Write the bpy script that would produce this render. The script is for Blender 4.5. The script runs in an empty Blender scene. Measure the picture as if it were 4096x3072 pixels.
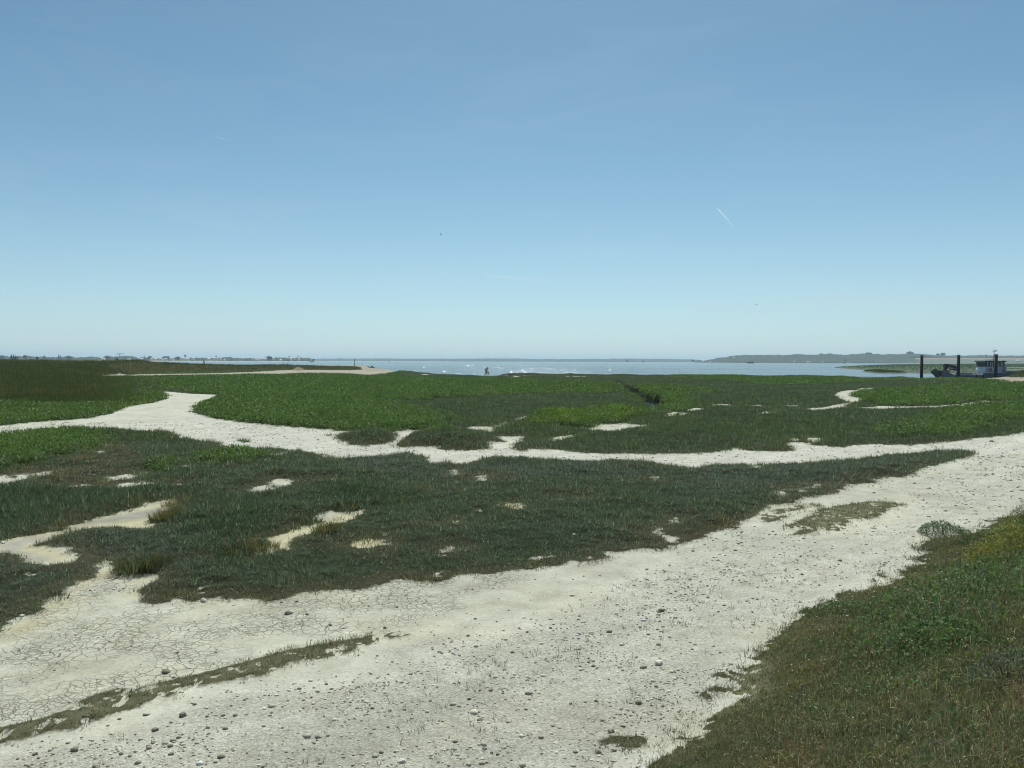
import bpy, bmesh, math, random
import numpy as np
from mathutils import Vector, Matrix

random.seed(7)
rng = np.random.default_rng(11)
scene = bpy.context.scene
col = scene.collection

# ------------------------------------------------------------------ helpers
def tag(o, label=None, cat=None, group=None, kind=None):
    if label: o['label'] = label
    if cat: o['category'] = cat
    if group: o['group'] = group
    if kind: o['kind'] = kind
    return o

def link(name, me, m=None, parent=None):
    o = bpy.data.objects.new(name, me)
    col.objects.link(o)
    if m is not None and me is not None:
        for k in (m if isinstance(m, (list, tuple)) else [m]):
            me.materials.append(k)
    if parent is not None: o.parent = parent
    return o

def empty(name, loc, rz=0.0):
    o = bpy.data.objects.new(name, None)
    col.objects.link(o)
    o.location = loc
    o.rotation_euler = (0, 0, rz)
    return o

def np_mesh(name, verts, faces, smooth=False, cols=None, floats=None):
    """verts (n,3); faces (m,k) one polygon size; cols: {name: (n,3)}; floats: {name: (n,)}"""
    me = bpy.data.meshes.new(name)
    verts = np.ascontiguousarray(verts, dtype=np.float32)
    faces = np.ascontiguousarray(faces, dtype=np.int32)
    n, (m, k) = len(verts), faces.shape
    me.vertices.add(n); me.vertices.foreach_set('co', verts.ravel())
    me.loops.add(m * k); me.loops.foreach_set('vertex_index', faces.ravel())
    me.polygons.add(m)
    me.polygons.foreach_set('loop_start', np.arange(0, m * k, k, dtype=np.int32))
    me.polygons.foreach_set('use_smooth', np.full(m, smooth, dtype=bool))
    for nm, c in (cols or {}).items():
        a = me.attributes.new(nm, 'FLOAT_COLOR', 'POINT')
        c4 = np.ones((n, 4), dtype=np.float32); c4[:, :3] = c
        a.data.foreach_set('color', c4.ravel())
    for nm, f in (floats or {}).items():
        a = me.attributes.new(nm, 'FLOAT', 'POINT')
        a.data.foreach_set('value', np.ascontiguousarray(f, dtype=np.float32))
    me.update(calc_edges=True)
    return me

class MB:
    """collects boxes, bars, tubes and lathes for ONE mesh object"""
    def __init__(s): s.bm = bmesh.new()
    def box(s, c, d, rz=0.0, ry=0.0, taper=1.0):
        r = bmesh.ops.create_cube(s.bm, size=1.0)
        for v in r['verts']:
            t = taper if v.co.z > 0 else 1.0
            v.co.x *= d[0] * t; v.co.y *= d[1] * t; v.co.z *= d[2]
        bmesh.ops.rotate(s.bm, verts=r['verts'], cent=(0, 0, 0),
                         matrix=Matrix.Rotation(rz, 3, 'Z') @ Matrix.Rotation(ry, 3, 'Y'))
        bmesh.ops.translate(s.bm, verts=r['verts'], vec=c)
        return s
    def tube(s, a, b, r0, r1=None, n=8):
        a, b = Vector(a), Vector(b); d = b - a
        r1 = r0 if r1 is None else r1
        r = bmesh.ops.create_cone(s.bm, cap_ends=True, cap_tris=False, segments=n, radius1=r0, radius2=max(r1, 1e-4), depth=d.length)
        q = d.to_track_quat('Z', 'Y').to_matrix()
        bmesh.ops.rotate(s.bm, verts=r['verts'], cent=(0, 0, 0), matrix=q)
        bmesh.ops.translate(s.bm, verts=r['verts'], vec=(a + b) / 2)
        return s
    def ball(s, c, r, sub=2, sc=(1, 1, 1)):
        g = bmesh.ops.create_icosphere(s.bm, subdivisions=sub, radius=r)
        for v in g['verts']:
            v.co = Vector((v.co.x * sc[0], v.co.y * sc[1], v.co.z * sc[2])) + Vector(c)
        return s
    def prism(s, pts, y0, y1):
        """polygon in x,z extruded along y"""
        f = [s.bm.verts.new((p[0], y0, p[1])) for p in pts]
        b = [s.bm.verts.new((p[0], y1, p[1])) for p in pts]
        s.bm.faces.new(f); s.bm.faces.new(b[::-1])
        for i in range(len(pts)):
            j = (i + 1) % len(pts)
            s.bm.faces.new((f[j], f[i], b[i], b[j]))
        return s
    def torus(s, c, R, r, n=20, m=8):
        vs = []
        for i in range(n):
            a = 2 * math.pi * i / n
            ring = []
            for j in range(m):
                t = 2 * math.pi * j / m
                ring.append(s.bm.verts.new((c[0] + (R + r * math.cos(t)) * math.cos(a), c[1] + r * math.sin(t), c[2] + (R + r * math.cos(t)) * math.sin(a))))
            vs.append(ring)
        for i in range(n):
            for j in range(m):
                s.bm.faces.new((vs[i][j], vs[(i + 1) % n][j], vs[(i + 1) % n][(j + 1) % m], vs[i][(j + 1) % m]))
        return s
    def build(s, name, m, parent=None, smooth=False, bevel=0.0):
        bmesh.ops.recalc_face_normals(s.bm, faces=s.bm.faces)
        me = bpy.data.meshes.new(name)
        s.bm.to_mesh(me); s.bm.free()
        if smooth:
            me.polygons.foreach_set('use_smooth', [True] * len(me.polygons))
        o = link(name, me, m, parent)
        if bevel:
            b = o.modifiers.new('bevel', 'BEVEL'); b.width = bevel; b.segments = 2
        return o

# ------------------------------------------------------------------ materials
def new_mat(name):
    m = bpy.data.materials.new(name); m.use_nodes = True
    nt = m.node_tree
    b = nt.nodes['Principled BSDF']
    return m, nt, b

def mat(name, c, rough=0.7, var=0.15, scale=3.0, metal=0.0, spec=0.3):
    """plain material with a little procedural variation"""
    m, nt, b = new_mat(name)
    n = nt.nodes.new('ShaderNodeTexNoise'); n.inputs['Scale'].default_value = scale; n.inputs['Detail'].default_value = 6
    tc = nt.nodes.new('ShaderNodeTexCoord'); nt.links.new(tc.outputs['Object'], n.inputs['Vector'])
    r = nt.nodes.new('ShaderNodeValToRGB')
    r.color_ramp.elements[0].position = .3; r.color_ramp.elements[1].position = .7
    r.color_ramp.elements[0].color = tuple(v * (1 - var) for v in c) + (1,)
    r.color_ramp.elements[1].color = tuple(min(1, v * (1 + var)) for v in c) + (1,)
    nt.links.new(n.outputs['Fac'], r.inputs['Fac']); nt.links.new(r.outputs['Color'], b.inputs['Base Color'])
    b.inputs['Roughness'].default_value = rough; b.inputs['Metallic'].default_value = metal
    b.inputs['Specular IOR Level'].default_value = spec
    return m

def leaf_mat(name, trans=0.45, rough=0.75):
    """foliage: colour of each blade from the mesh attribute 'tint'; light passes through the blades"""
    m, nt, b = new_mat(name)
    nt.nodes.remove(b)
    out = nt.nodes['Material Output']
    a = nt.nodes.new('ShaderNodeAttribute'); a.attribute_name = 'tint'
    d = nt.nodes.new('ShaderNodeBsdfDiffuse'); t = nt.nodes.new('ShaderNodeBsdfTranslucent')
    g = nt.nodes.new('ShaderNodeBsdfGlossy'); g.inputs['Roughness'].default_value = .45
    g.inputs['Color'].default_value = (.8, .85, .8, 1)
    mx = nt.nodes.new('ShaderNodeMixShader'); mx.inputs[0].default_value = trans
    mg = nt.nodes.new('ShaderNodeMixShader'); mg.inputs[0].default_value = .012
    nt.links.new(a.outputs['Color'], d.inputs['Color']); nt.links.new(a.outputs['Color'], t.inputs['Color'])
    nt.links.new(d.outputs[0], mx.inputs[1]); nt.links.new(t.outputs[0], mx.inputs[2])
    nt.links.new(mx.outputs[0], mg.inputs[1]); nt.links.new(g.outputs[0], mg.inputs[2])
    nt.links.new(mg.outputs[0], out.inputs['Surface'])
    return m

# ------------------------------------------------------------------ numpy noise
def _hash(i, j, s):
    h = (i.astype(np.int64) * 374761393 + j.astype(np.int64) * 668265263 + s * 1442695041) & 0xFFFFFFFF
    h = ((h ^ (h >> 13)) * 1274126177) & 0xFFFFFFFF
    h = (h ^ (h >> 16)) & 0xFFFFFFFF
    return h.astype(np.float64) / 4294967295.0

def vnoise(x, y, s=0):
    xi, yi = np.floor(x), np.floor(y)
    fx, fy = x - xi, y - yi
    fx = fx * fx * fx * (fx * (fx * 6 - 15) + 10); fy = fy * fy * fy * (fy * (fy * 6 - 15) + 10)
    a = _hash(xi, yi, s); b = _hash(xi + 1, yi, s); c = _hash(xi, yi + 1, s); d = _hash(xi + 1, yi + 1, s)
    return (a + (b - a) * fx) * (1 - fy) + (c + (d - c) * fx) * fy

def fbm(x, y, s=0, o=4):
    v = np.zeros_like(x); amp, tot = 1.0, 0.0
    for k in range(o):
        c, sn = math.cos(k * 1.1), math.sin(k * 1.1)
        v += amp * vnoise((x * c - y * sn) * 2 ** k, (x * sn + y * c) * 2 ** k, s + k * 17)
        tot += amp; amp *= .55
    return v / tot * 2 - 1            # about -1..1

def sstep(a, b, x):
    t = np.clip((x - a) / (b - a), 0, 1)
    return t * t * (3 - 2 * t)

# ------------------------------------------------------------------ camera
F = 3277.0                      # focal length in photo pixels (photo 4096 x 3072)
EYE = 3.2                       # eye height over the salt marsh
TH = math.atan(92.5 / F)        # looking down a little
RO = 0.003
Rv = np.array([math.cos(RO), math.sin(RO) * math.sin(TH), math.sin(RO) * math.cos(TH)])
Uv = np.array([-math.sin(RO), math.cos(RO) * math.sin(TH), math.cos(RO) * math.cos(TH)])
Fv = np.array([0, math.cos(TH), -math.sin(TH)])
CAM = np.array([0, 0, EYE])
cam_d = bpy.data.cameras.new('camera'); cam = bpy.data.objects.new('camera', cam_d); col.objects.link(cam)
cam_d.sensor_width = 36; cam_d.lens = 36 * F / 4096; cam_d.clip_start = .1; cam_d.clip_end = 120000
cam.matrix_world = Matrix(((Rv[0], Uv[0], -Fv[0], 0), (Rv[1], Uv[1], -Fv[1], 0), (Rv[2], Uv[2], -Fv[2], EYE), (0, 0, 0, 1)))
scene.camera = cam

def ray(px, py):
    return Rv * ((px - 2048) / F) + Uv * (-(py - 1536) / F) + Fv

def at(px, py, depth):
    """world point seen at a photo pixel, at a given distance ahead"""
    d = ray(px, py); t = depth / d[1]
    return Vector(CAM + d * t)

def flat(px, py, z=0.0):
    d = ray(px, py)
    t = (z - EYE) / min(d[2], -1e-4)
    p = CAM + d * t
    return (p[0], p[1])

def pix_x(x, y):
    return 2048 + F * x / np.maximum(y, .5)

# ------------------------------------------------------------------ the plan of the marsh (traced on the ground)
def crop(x0, y0, s):
    return lambda *pts: [(x0 + s * u, y0 + s * v) for u, v in pts]
A = crop(0, 1500, .6329); B = crop(1300, 1500, .6329); Cc = crop(2696, 1500, .6329)
E = crop(0, 2200, .6329); Fc = crop(1300, 2200, .6329); G = crop(2696, 2000, .646)
H4 = crop(1850, 1350, .3165); H7 = crop(3350, 1350, .337)

def ground_poly(pts, z=0.0):
    return np.array([flat(p[0], p[1], z) for p in pts])

upper_path = (
    A((-400, 360), (0, 325), (130, 308), (330, 290), (420, 288), (520, 278), (640, 258), (715, 245), (735, 228), (800, 205), (870, 190), (960, 178), (1040, 155), (1060, 130), (1030, 108), (1005, 103),
      (1100, 110), (1220, 120), (1390, 127), (1340, 155), (1290, 170), (1225, 195), (1212, 220), (1225, 240), (1280, 255), (1350, 275), (1450, 292), (1550, 302), (1650, 312), (1750, 322), (1850, 330), (1950, 340), (2060, 348))
    + B((0, 350), (60, 355), (240, 357), (360, 362), (430, 372), (460, 358), (540, 357), (600, 352), (660, 350), (650, 370), (600, 385), (540, 392), (510, 405), (480, 420), (440, 435), (420, 455), (500, 468), (560, 460), (680, 462), (740, 470), (800, 478), (900, 482), (980, 475), (1020, 465), (1045, 450), (1010, 440), (1060, 432), (1150, 432), (1190, 438), (1180, 450), (1160, 470), (1200, 478), (1280, 482), (1290, 470), (1370, 472), (1470, 470), (1500, 480), (1620, 495), (1750, 500), (1900, 498), (2050, 500))
    + Cc((0, 500), (100, 500), (200, 495), (300, 490), (340, 475), (380, 465), (430, 470), (470, 480), (560, 485), (650, 487), (740, 480), (765, 470), (740, 450), (720, 440), (760, 430), (810, 428), (850, 440), (880, 450), (960, 452), (1000, 458), (1080, 460), (1180, 445), (1270, 440), (1350, 445), (1450, 445), (1600, 437), (1750, 425), (1850, 410), (1950, 400), (2080, 388), (2170, 375), (2212, 368), (2600, 320), (3200, 280), (3200, 700), (2300, 640), (1905, 510),
          (1910, 488), (1890, 475), (1830, 467), (1700, 472), (1550, 480), (1400, 492), (1250, 508), (1130, 522), (950, 530), (800, 545), (600, 548), (400, 550), (260, 555), (180, 572), (140, 578), (80, 575), (0, 562))
    + B((2160, 565), (2100, 555), (2050, 540), (1950, 530), (1800, 528), (1700, 532), (1550, 530), (1400, 525), (1250, 515), (1100, 512), (1000, 520), (920, 540), (870, 552), (830, 548), (790, 540), (760, 530), (740, 548), (680, 555), (640, 530), (650, 510), (620, 500), (450, 505), (340, 510), (200, 522), (60, 526))
    + A((2100, 522), (2020, 520), (2100, 512), (2212, 505), (2212, 495), (2100, 492), (1950, 485), (1870, 475), (1830, 465), (1750, 460), (1650, 455), (1500, 460), (1420, 470), (1360, 465), (1400, 445), (1440, 430), (1330, 410), (1250, 400), (1150, 385), (1080, 362), (1090, 352), (1010, 345), (900, 347), (800, 342), (720, 332), (620, 328), (550, 340), (420, 350), (300, 360), (150, 372), (0, 385), (-400, 420)))

bank_edge = G((3400, -330), (2900, -160), (2500, -20), (2300, 50), (2167, 95), (2110, 105), (2030, 115), (1920, 135), (1900, 165), (1880, 190), (1780, 225), (1700, 240), (1640, 240), (1570, 245), (1530, 265), (1505, 295), (1520, 312), (1600, 325), (1500, 350), (1530, 395), (1480, 415), (1420, 450), (1400, 480), (1340, 500), (1270, 530), (1200, 555), (1130, 560), (1060, 575), (1010, 600), (960, 620), (930, 650), (880, 670), (830, 680), (770, 710), (740, 740), (700, 765), (690, 800), (630, 830), (590, 860), (560, 885), (500, 955), (455, 1010), (405, 1075), (365, 1130), (330, 1180), (290, 1240), (240, 1300), (170, 1370), (110, 1420), (60, 1460), (0, 1500), (-90, 1600), (-260, 1760), (-600, 2100))

lower_road = (
    Cc((3200, 250), (1905, 470), (1905, 510), (1860, 520), (1800, 530), (1740, 545), (1700, 560), (1640, 575), (1560, 590), (1510, 610), (1500, 635), (1440, 648), (1350, 650), (1290, 655), (1270, 665), (1290, 685), (1240, 690), (1150, 697), (1080, 700), (1090, 715), (1050, 735), (960, 755), (900, 765), (820, 795), (760, 812), (700, 825), (640, 830), (570, 850), (540, 880), (520, 895), (480, 915), (420, 930), (400, 950), (370, 970), (300, 985), (250, 1005), (180, 1035), (120, 1055), (60, 1070), (0, 1080))
    + Fc((2160, 0), (2000, 0), (1880, 15), (1790, 20), (1740, 60), (1620, 85), (1560, 75), (1500, 110), (1400, 115), (1300, 130), (1220, 145), (1100, 155), (1000, 160), (900, 175), (820, 180), (750, 210), (700, 215), (560, 195), (480, 190), (420, 185), (350, 210), (290, 245), (200, 255))
    + E((2150, 265), (2050, 275), (1950, 285), (1850, 290), (1760, 310), (1700, 330), (1640, 320), (1560, 318), (1500, 325), (1400, 320), (1300, 310), (1210, 335), (1150, 320), (1100, 325), (1050, 340), (960, 348), (930, 335), (900, 345), (910, 320), (930, 290), (900, 270), (920, 240), (910, 225), (960, 195), (975, 160), (930, 150), (860, 150), (800, 155), (780, 140), (760, 115), (720, 90), (670, 65), (640, 90), (600, 140), (560, 190), (480, 220), (430, 240), (380, 290), (320, 310), (280, 320), (250, 345), (240, 380), (220, 415), (180, 420), (130, 425), (80, 445), (60, 480), (70, 510), (20, 535), (0, 540), (-600, 760), (-1500, 2200), (0, 2200), (1400, 2600))
    + bank_edge[::-1])

bare_patches = [
    A((-300, 1180), (0, 1050), (60, 1035), (200, 1020), (330, 990), (450, 950), (560, 920), (660, 890), (760, 865), (850, 845), (920, 815), (1000, 800), (1050, 785), (1110, 790), (1130, 810), (1100, 840), (1060, 870), (990, 905), (960, 920), (970, 945), (1010, 970), (960, 980), (880, 975), (760, 960), (640, 965), (560, 970), (480, 990), (400, 1020), (320, 1045), (260, 1065), (250, 1080), (330, 1085), (420, 1100), (470, 1130), (520, 1160), (460, 1190), (380, 1195), (260, 1195), (180, 1200), (150, 1175), (100, 1150), (50, 1130), (0, 1125), (-300, 1220)),
    A((1440, 1160), (1530, 1150), (1600, 1130), (1690, 1115), (1700, 1060), (1690, 1040), (1740, 1020), (1830, 995), (1900, 965), (1980, 945), (2040, 940), (2020, 920), (1960, 905), (1890, 900), (1960, 890), (2040, 880), (2140, 870), (2212, 875)) + B((200, 866), (245, 852), (240, 875), (180, 890), (120, 900), (60, 905)) + A((2212, 912), (2130, 940), (2060, 960), (2000, 985), (1930, 1010), (1870, 1035), (1840, 1060), (1840, 1085), (1760, 1110), (1700, 1130), (1600, 1145), (1500, 1162)),
    B((110, 1082), (180, 1065), (240, 1050), (330, 1040), (395, 1042), (398, 1065), (350, 1085), (290, 1100), (200, 1103), (130, 1095)),
    B((1090, 825), (1150, 815), (1200, 818), (1240, 832), (1270, 845), (1230, 855), (1160, 850), (1110, 840)),
    B((2070, 1000), (2100, 970), (2150, 935), (2230, 915), (2240, 925), (2180, 955), (2125, 985), (2140, 1010), (2225, 1045), (2220, 1058), (2120, 1028)),
    A((1555, 730), (1620, 712), (1700, 705), (1750, 700), (1700, 680), (1720, 660), (1790, 660), (1830, 685), (1780, 700), (1700, 720), (1620, 735)),
    A((-200, 700), (0, 692), (60, 680), (110, 668), (60, 640), (0, 640), (-200, 650)), A((110, 630), (180, 623), (172, 642), (115, 645)), A((210, 617), (320, 616), (320, 622), (210, 624)),
    A((300, 695), (520, 698), (640, 700), (520, 708), (300, 705)), A((740, 703), (800, 688), (900, 680), (980, 686), (860, 698), (780, 708)), A((735, 640), (800, 628), (870, 628), (862, 646), (790, 647)), A((660, 645), (730, 643), (700, 657)), A((888, 622), (950, 610), (940, 627)),
    A((1108, 590), (1150, 571), (1222, 575), (1160, 592)), A((650, 444), (712, 446), (670, 454)), A((622, 487), (650, 470), (662, 486), (640, 494)), A((1120, 690), (1168, 690), (1160, 697), (1122, 697)), A((1620, 497), (1680, 488), (1730, 505), (1830, 487), (1800, 500), (1750, 517), (1700, 515)), A((2070, 658), (2120, 658), (2118, 666), (2075, 666)),
    B((820, 332), (900, 332), (980, 325), (1040, 322), (1080, 345), (1070, 358), (1000, 358), (920, 352), (870, 345)), B((1078, 320), (1140, 296), (1157, 303), (1100, 322)), B((1188, 292), (1240, 268), (1310, 257), (1317, 264), (1260, 284), (1200, 294)),
    B((1060, 395), (1110, 390), (1180, 398), (1240, 385), (1270, 395), (1265, 410), (1220, 420), (1180, 430), (1150, 420), (1100, 408)), B((1395, 414), (1420, 400), (1500, 390), (1595, 377), (1590, 387), (1500, 402), (1420, 417)),
    B((1660, 338), (1730, 320), (1800, 315), (1880, 312), (1940, 300), (1905, 318), (2000, 316), (2060, 315), (2050, 324), (1950, 326), (1880, 330), (1890, 350), (1800, 358), (1740, 345)), B((2130, 263), (2160, 255), (2190, 235), (2230, 232), (2200, 250), (2180, 266)),
    B((960, 652), (1000, 637), (1032, 640), (1000, 657)), B((788, 606), (830, 598), (818, 624), (800, 622)), B((1463, 792), (1500, 783), (1512, 796)), B((770, 1110), (800, 1105), (805, 1113), (775, 1117)), B((805, 930), (840, 928), (838, 938), (808, 940)), B((2060, 655), (2080, 650), (2082, 660)), B((1590, 780), (1640, 779), (1635, 787), (1595, 788)),
    Cc((828, 210), (900, 209), (960, 204), (1030, 187), (1080, 179), (1110, 170), (1070, 160), (1040, 140), (1013, 125), (1040, 107), (1090, 99), (1150, 97), (1180, 84), (1260, 81), (1412, 76), (1407, 82), (1260, 89), (1190, 96), (1140, 105), (1115, 120), (1120, 140), (1160, 145), (1197, 155), (1165, 166), (1120, 173), (1080, 196), (1020, 209), (940, 213), (880, 217)),
    Cc((1080, 207), (1250, 205), (1300, 197), (1400, 202), (1600, 199), (1740, 190), (1860, 179), (1960, 164), (2035, 168), (1950, 179), (1850, 191), (1750, 202), (1600, 207), (1400, 210), (1250, 212)),
    Cc((88, 215), (120, 208), (192, 206), (185, 211), (100, 218)), Cc((28, 247), (60, 240), (87, 243), (60, 249)), Cc((0, 265), (52, 266), (50, 270), (0, 270)), Cc((232, 184), (350, 185), (375, 196), (350, 195), (240, 190)), Cc((480, 193), (570, 195), (568, 199), (482, 199)), Cc((540, 236), (640, 236), (640, 240), (540, 240)), Cc((700, 191), (790, 192), (790, 197), (700, 196)),
    Cc((828, 402), (880, 397), (972, 405), (900, 420), (858, 412)), Cc((733, 398), (782, 401), (780, 405), (735, 404)), Cc((648, 740), (700, 729), (722, 735), (700, 747), (658, 749)), Cc((748, 720), (860, 711), (867, 719), (760, 730)), Cc((868, 689), (942, 691), (932, 702), (880, 702)), Cc((498, 574), (552, 572), (550, 579), (500, 580)),
    H7((1430, 488), (1600, 478), (1900, 465), (2000, 462), (2080, 470), (2300, 478), (2300, 535), (2050, 527), (1900, 516), (1750, 504), (1600, 494)),
    H4((1300, 487), (1352, 487), (1352, 495), (1300, 495)), H4((1390, 489), (1482, 489), (1482, 496), (1390, 496)), H4((1512, 488), (1562, 488), (1562, 497), (1512, 497)), H4((632, 494), (720, 488), (720, 498), (640, 503)), H4((-520, 464), (-430, 464), (-440, 474), (-510, 474)), H4((0, 462), (42, 466), (38, 472), (0, 473)),
]
# the pale track and shingle in front of the far left dune
bare_far = [(330, 1506), (400, 1498), (520, 1497), (650, 1494), (820, 1492), (1000, 1487), (1110, 1481), (1180, 1480), (1300, 1480), (1420, 1480), (1445, 1472), (1475, 1473), (1530, 1476), (1580, 1480.5), (1600, 1482), (1585, 1487), (1545, 1496), (1510, 1501), (1470, 1502.5), (1420, 1500), (1370, 1495), (1300, 1494), (1190, 1494), (1120, 1500), (1000, 1499), (820, 1504), (650, 1505.5), (540, 1508), (430, 1510)]
islands = [
    B((65, 395), (100, 375), (180, 358), (240, 360), (320, 375), (440, 375), (460, 400), (440, 430), (360, 445), (280, 450), (180, 445), (110, 425), (60, 405)), B((-10, 368), (40, 364), (72, 378), (30, 390), (-30, 388)),
    A((1422, 393), (1500, 391), (1570, 405), (1605, 422), (1560, 428), (1480, 415)), A((1700, 415), (1740, 410), (1795, 420), (1740, 424)), A((1615, 428), (1672, 428), (1670, 434), (1620, 433)), A((1675, 330), (1740, 326), (1750, 335), (1690, 337)), A((1912, 347), (1960, 340), (2010, 348), (1960, 356)), A((1075, 325), (1130, 320), (1125, 330)),
    B((465, 375), (550, 372), (540, 388), (480, 390)), Cc((1110, 475), (1300, 472), (1300, 477), (1110, 480)), Cc((1180, 452), (1280, 450), (1280, 456), (1185, 457)),
]
sparse_islands = [
    Cc((550, 905), (560, 888), (620, 860), (700, 835), (780, 822), (880, 815), (980, 818), (930, 828), (850, 835), (800, 850), (740, 868), (720, 890), (680, 912), (600, 930), (560, 925)),
    Cc((670, 965), (700, 950), (770, 930), (830, 900), (880, 890), (900, 875), (860, 858), (940, 840), (1050, 820), (1130, 805), (1200, 798), (1300, 800), (1400, 810), (1475, 812), (1400, 835), (1340, 850), (1350, 870), (1300, 885), (1230, 910), (1150, 925), (1080, 940), (1130, 965), (1070, 980), (1000, 988), (900, 985), (850, 1000), (760, 1010), (680, 1010), (760, 1000), (800, 970), (720, 970)),
    E((-300, 1210), (0, 1130), (100, 1110), (250, 1080), (400, 1030), (550, 1000), (700, 960), (820, 910), (960, 870), (1080, 840), (1180, 815), (1280, 790), (1400, 760), (1550, 720), (1650, 690), (1800, 650), (1950, 620), (2100, 600), (2212, 595)) + Fc((100, 590), (180, 575), (300, 545), (450, 525), (500, 528), (400, 550), (250, 590), (130, 630)) + E((2212, 630), (2100, 665), (2000, 680), (1800, 700), (1650, 780), (1500, 810), (1300, 830), (1150, 870), (1050, 920), (900, 950), (830, 990), (700, 1020), (600, 1060), (480, 1110), (300, 1130), (100, 1180), (0, 1205), (-300, 1290)),
    E((500, 965), (580, 930), (750, 885), (760, 893), (640, 935), (540, 968)),
    G((200, 1215), (260, 1170), (330, 1155), (400, 1190), (340, 1225), (250, 1235)), G((270, 1095), (310, 1060), (390, 1030), (400, 1050), (330, 1090)), G((1240, 500), (1290, 450), (1330, 470), (1260, 505)), Fc((1780, 1215), (1830, 1195), (1990, 1195), (2000, 1215), (1900, 1235)),
]
bank_patches = [G((860, 755), (900, 738), (975, 728), (980, 742), (920, 760)), G((675, 880), (720, 862), (742, 872), (700, 892)), G((780, 940), (820, 918), (870, 920), (850, 945)), G((1100, 660), (1150, 640), (1195, 638), (1170, 655))]
creek = B((1840, 55), (1900, 75), (1925, 85), (1980, 105), (2000, 128), (2050, 138), (2112, 148), (2130, 165), (2115, 185), (2060, 174), (2020, 155), (1960, 128), (1900, 95))
pools = [H4((480, 472), (560, 464), (670, 465), (655, 486), (530, 483)), H4((765, 468), (885, 468), (880, 486), (775, 486)), H4((300, 470), (400, 466), (410, 474), (320, 478)), B((1795, 207), (1830, 203), (1858, 214), (1835, 220))]
green_zones = [
    A((1040, 90), (1390, 120), (1400, 127), (1340, 155), (1290, 170), (1215, 200), (1220, 240), (1450, 292), (1950, 340), (2212, 355)) + B((500, 355), (740, 350), (770, 320), (740, 280), (700, 220), (430, 190), (420, 160), (1000, 130), (1600, 110), (1900, 110), (1850, 60), (1300, 30), (0, 10)) + A((1400, 40), (900, 20), (700, 30)),
    A((-300, 60), (300, 130), (600, 100), (1005, 100), (1060, 130), (1040, 155), (735, 228), (640, 258), (330, 290), (0, 325), (-300, 345)),
    A((-300, 380), (0, 388), (300, 362), (550, 345), (660, 375), (650, 420), (560, 470), (450, 500), (300, 540), (0, 580), (-300, 600)),
    A((1180, 530), (1250, 500), (1400, 490), (1560, 490), (1650, 510), (1640, 545), (1540, 553), (1400, 550), (1240, 548)),
    A((930, 575), (1000, 545), (1100, 540), (1120, 560), (1060, 600), (960, 605)),
    B((1290, 310), (1310, 280), (1420, 245), (1560, 228), (1700, 225), (1850, 200), (2100, 220), (2140, 240), (1960, 275), (1720, 320), (1500, 318), (1350, 322)),
    B((1880, 110), (2000, 150), (2110, 190), (2150, 235), (2212, 250)) + Cc((90, 190), (110, 120), (0, 60)) + B((2050, 70), (1950, 80)),
    Cc((1240, 350), (1300, 330), (1450, 300), (1600, 260), (1750, 220), (1950, 190), (2212, 175), (2700, 160), (2700, 260), (2212, 260), (2050, 290), (1950, 330), (1800, 370), (1600, 385), (1400, 388)),
    Cc((1120, 125), (1250, 95), (1450, 85), (1800, 60), (2212, 50), (2700, 45), (2700, 140), (2212, 145), (1960, 160), (1700, 180), (1400, 190), (1200, 170), (1150, 145)),
    Cc((0, 20), (300, 30), (600, 60), (900, 60), (1000, 50), (1500, 30), (2212, 45), (2212, 30), (1500, 12), (700, 5), (0, 0)),
    Cc((0, 60), (200, 90), (300, 100), (120, 120), (0, 130)),
]
bright_zones = [B((1720, 285), (1760, 255), (1830, 240), (1900, 235), (1950, 245), (1950, 265), (1880, 285), (1780, 295)), B((1300, 305), (1380, 272), (1500, 258), (1600, 275), (1660, 300), (1650, 318), (1500, 315), (1350, 318)), A((720, 215), (860, 160), (950, 175), (760, 230))]
deep_zones = [A((-300, 690), (0, 690), (300, 705), (700, 700), (1100, 680), (1500, 760), (1900, 830), (2212, 800), (2212, 860), (1890, 900), (1700, 1050), (1690, 1110), (1450, 1150), (1150, 1000), (980, 960), (960, 920), (1130, 820), (1050, 785), (850, 845), (330, 990), (0, 1045), (-300, 1060)), B((0, 690), (300, 660), (480, 740), (420, 850), (300, 900), (0, 860)), A((1100, 600), (1250, 580), (1200, 640))]
blue_zones = [A((250, 1075), (480, 985), (760, 960), (1010, 975), (1150, 1050), (1350, 1150), (1250, 1230), (1050, 1220), (760, 1180), (520, 1150), (380, 1095)), A((-300, 1130), (0, 1125), (180, 1195), (450, 1195), (520, 1180), (600, 1200), (450, 1290), (200, 1380), (-300, 1500)), Cc((0, 570), (600, 555), (1200, 520), (1800, 480), (1500, 600), (1100, 680), (600, 700), (0, 800)), B((300, 510), (600, 510), (800, 560), (1500, 540), (2212, 580), (2212, 640), (1500, 640), (500, 640), (200, 600))]
ochre_zones = [E((1000, 260), (1400, 190), (2212, 120), (2212, 265), (1700, 320), (1500, 315), (1000, 340), (920, 330)), Fc((0, 120), (300, 100), (560, 120), (1000, 110), (1500, 60), (1560, 75), (1220, 145), (820, 180), (420, 185), (290, 245), (0, 260)), A((480, 440), (800, 400), (1000, 560), (900, 600), (500, 610), (150, 600), (100, 590)), Cc((0, 960), (300, 900), (520, 870), (400, 950), (100, 1060), (0, 1080)), A((300, 620), (800, 640), (900, 700), (400, 690))]
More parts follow.
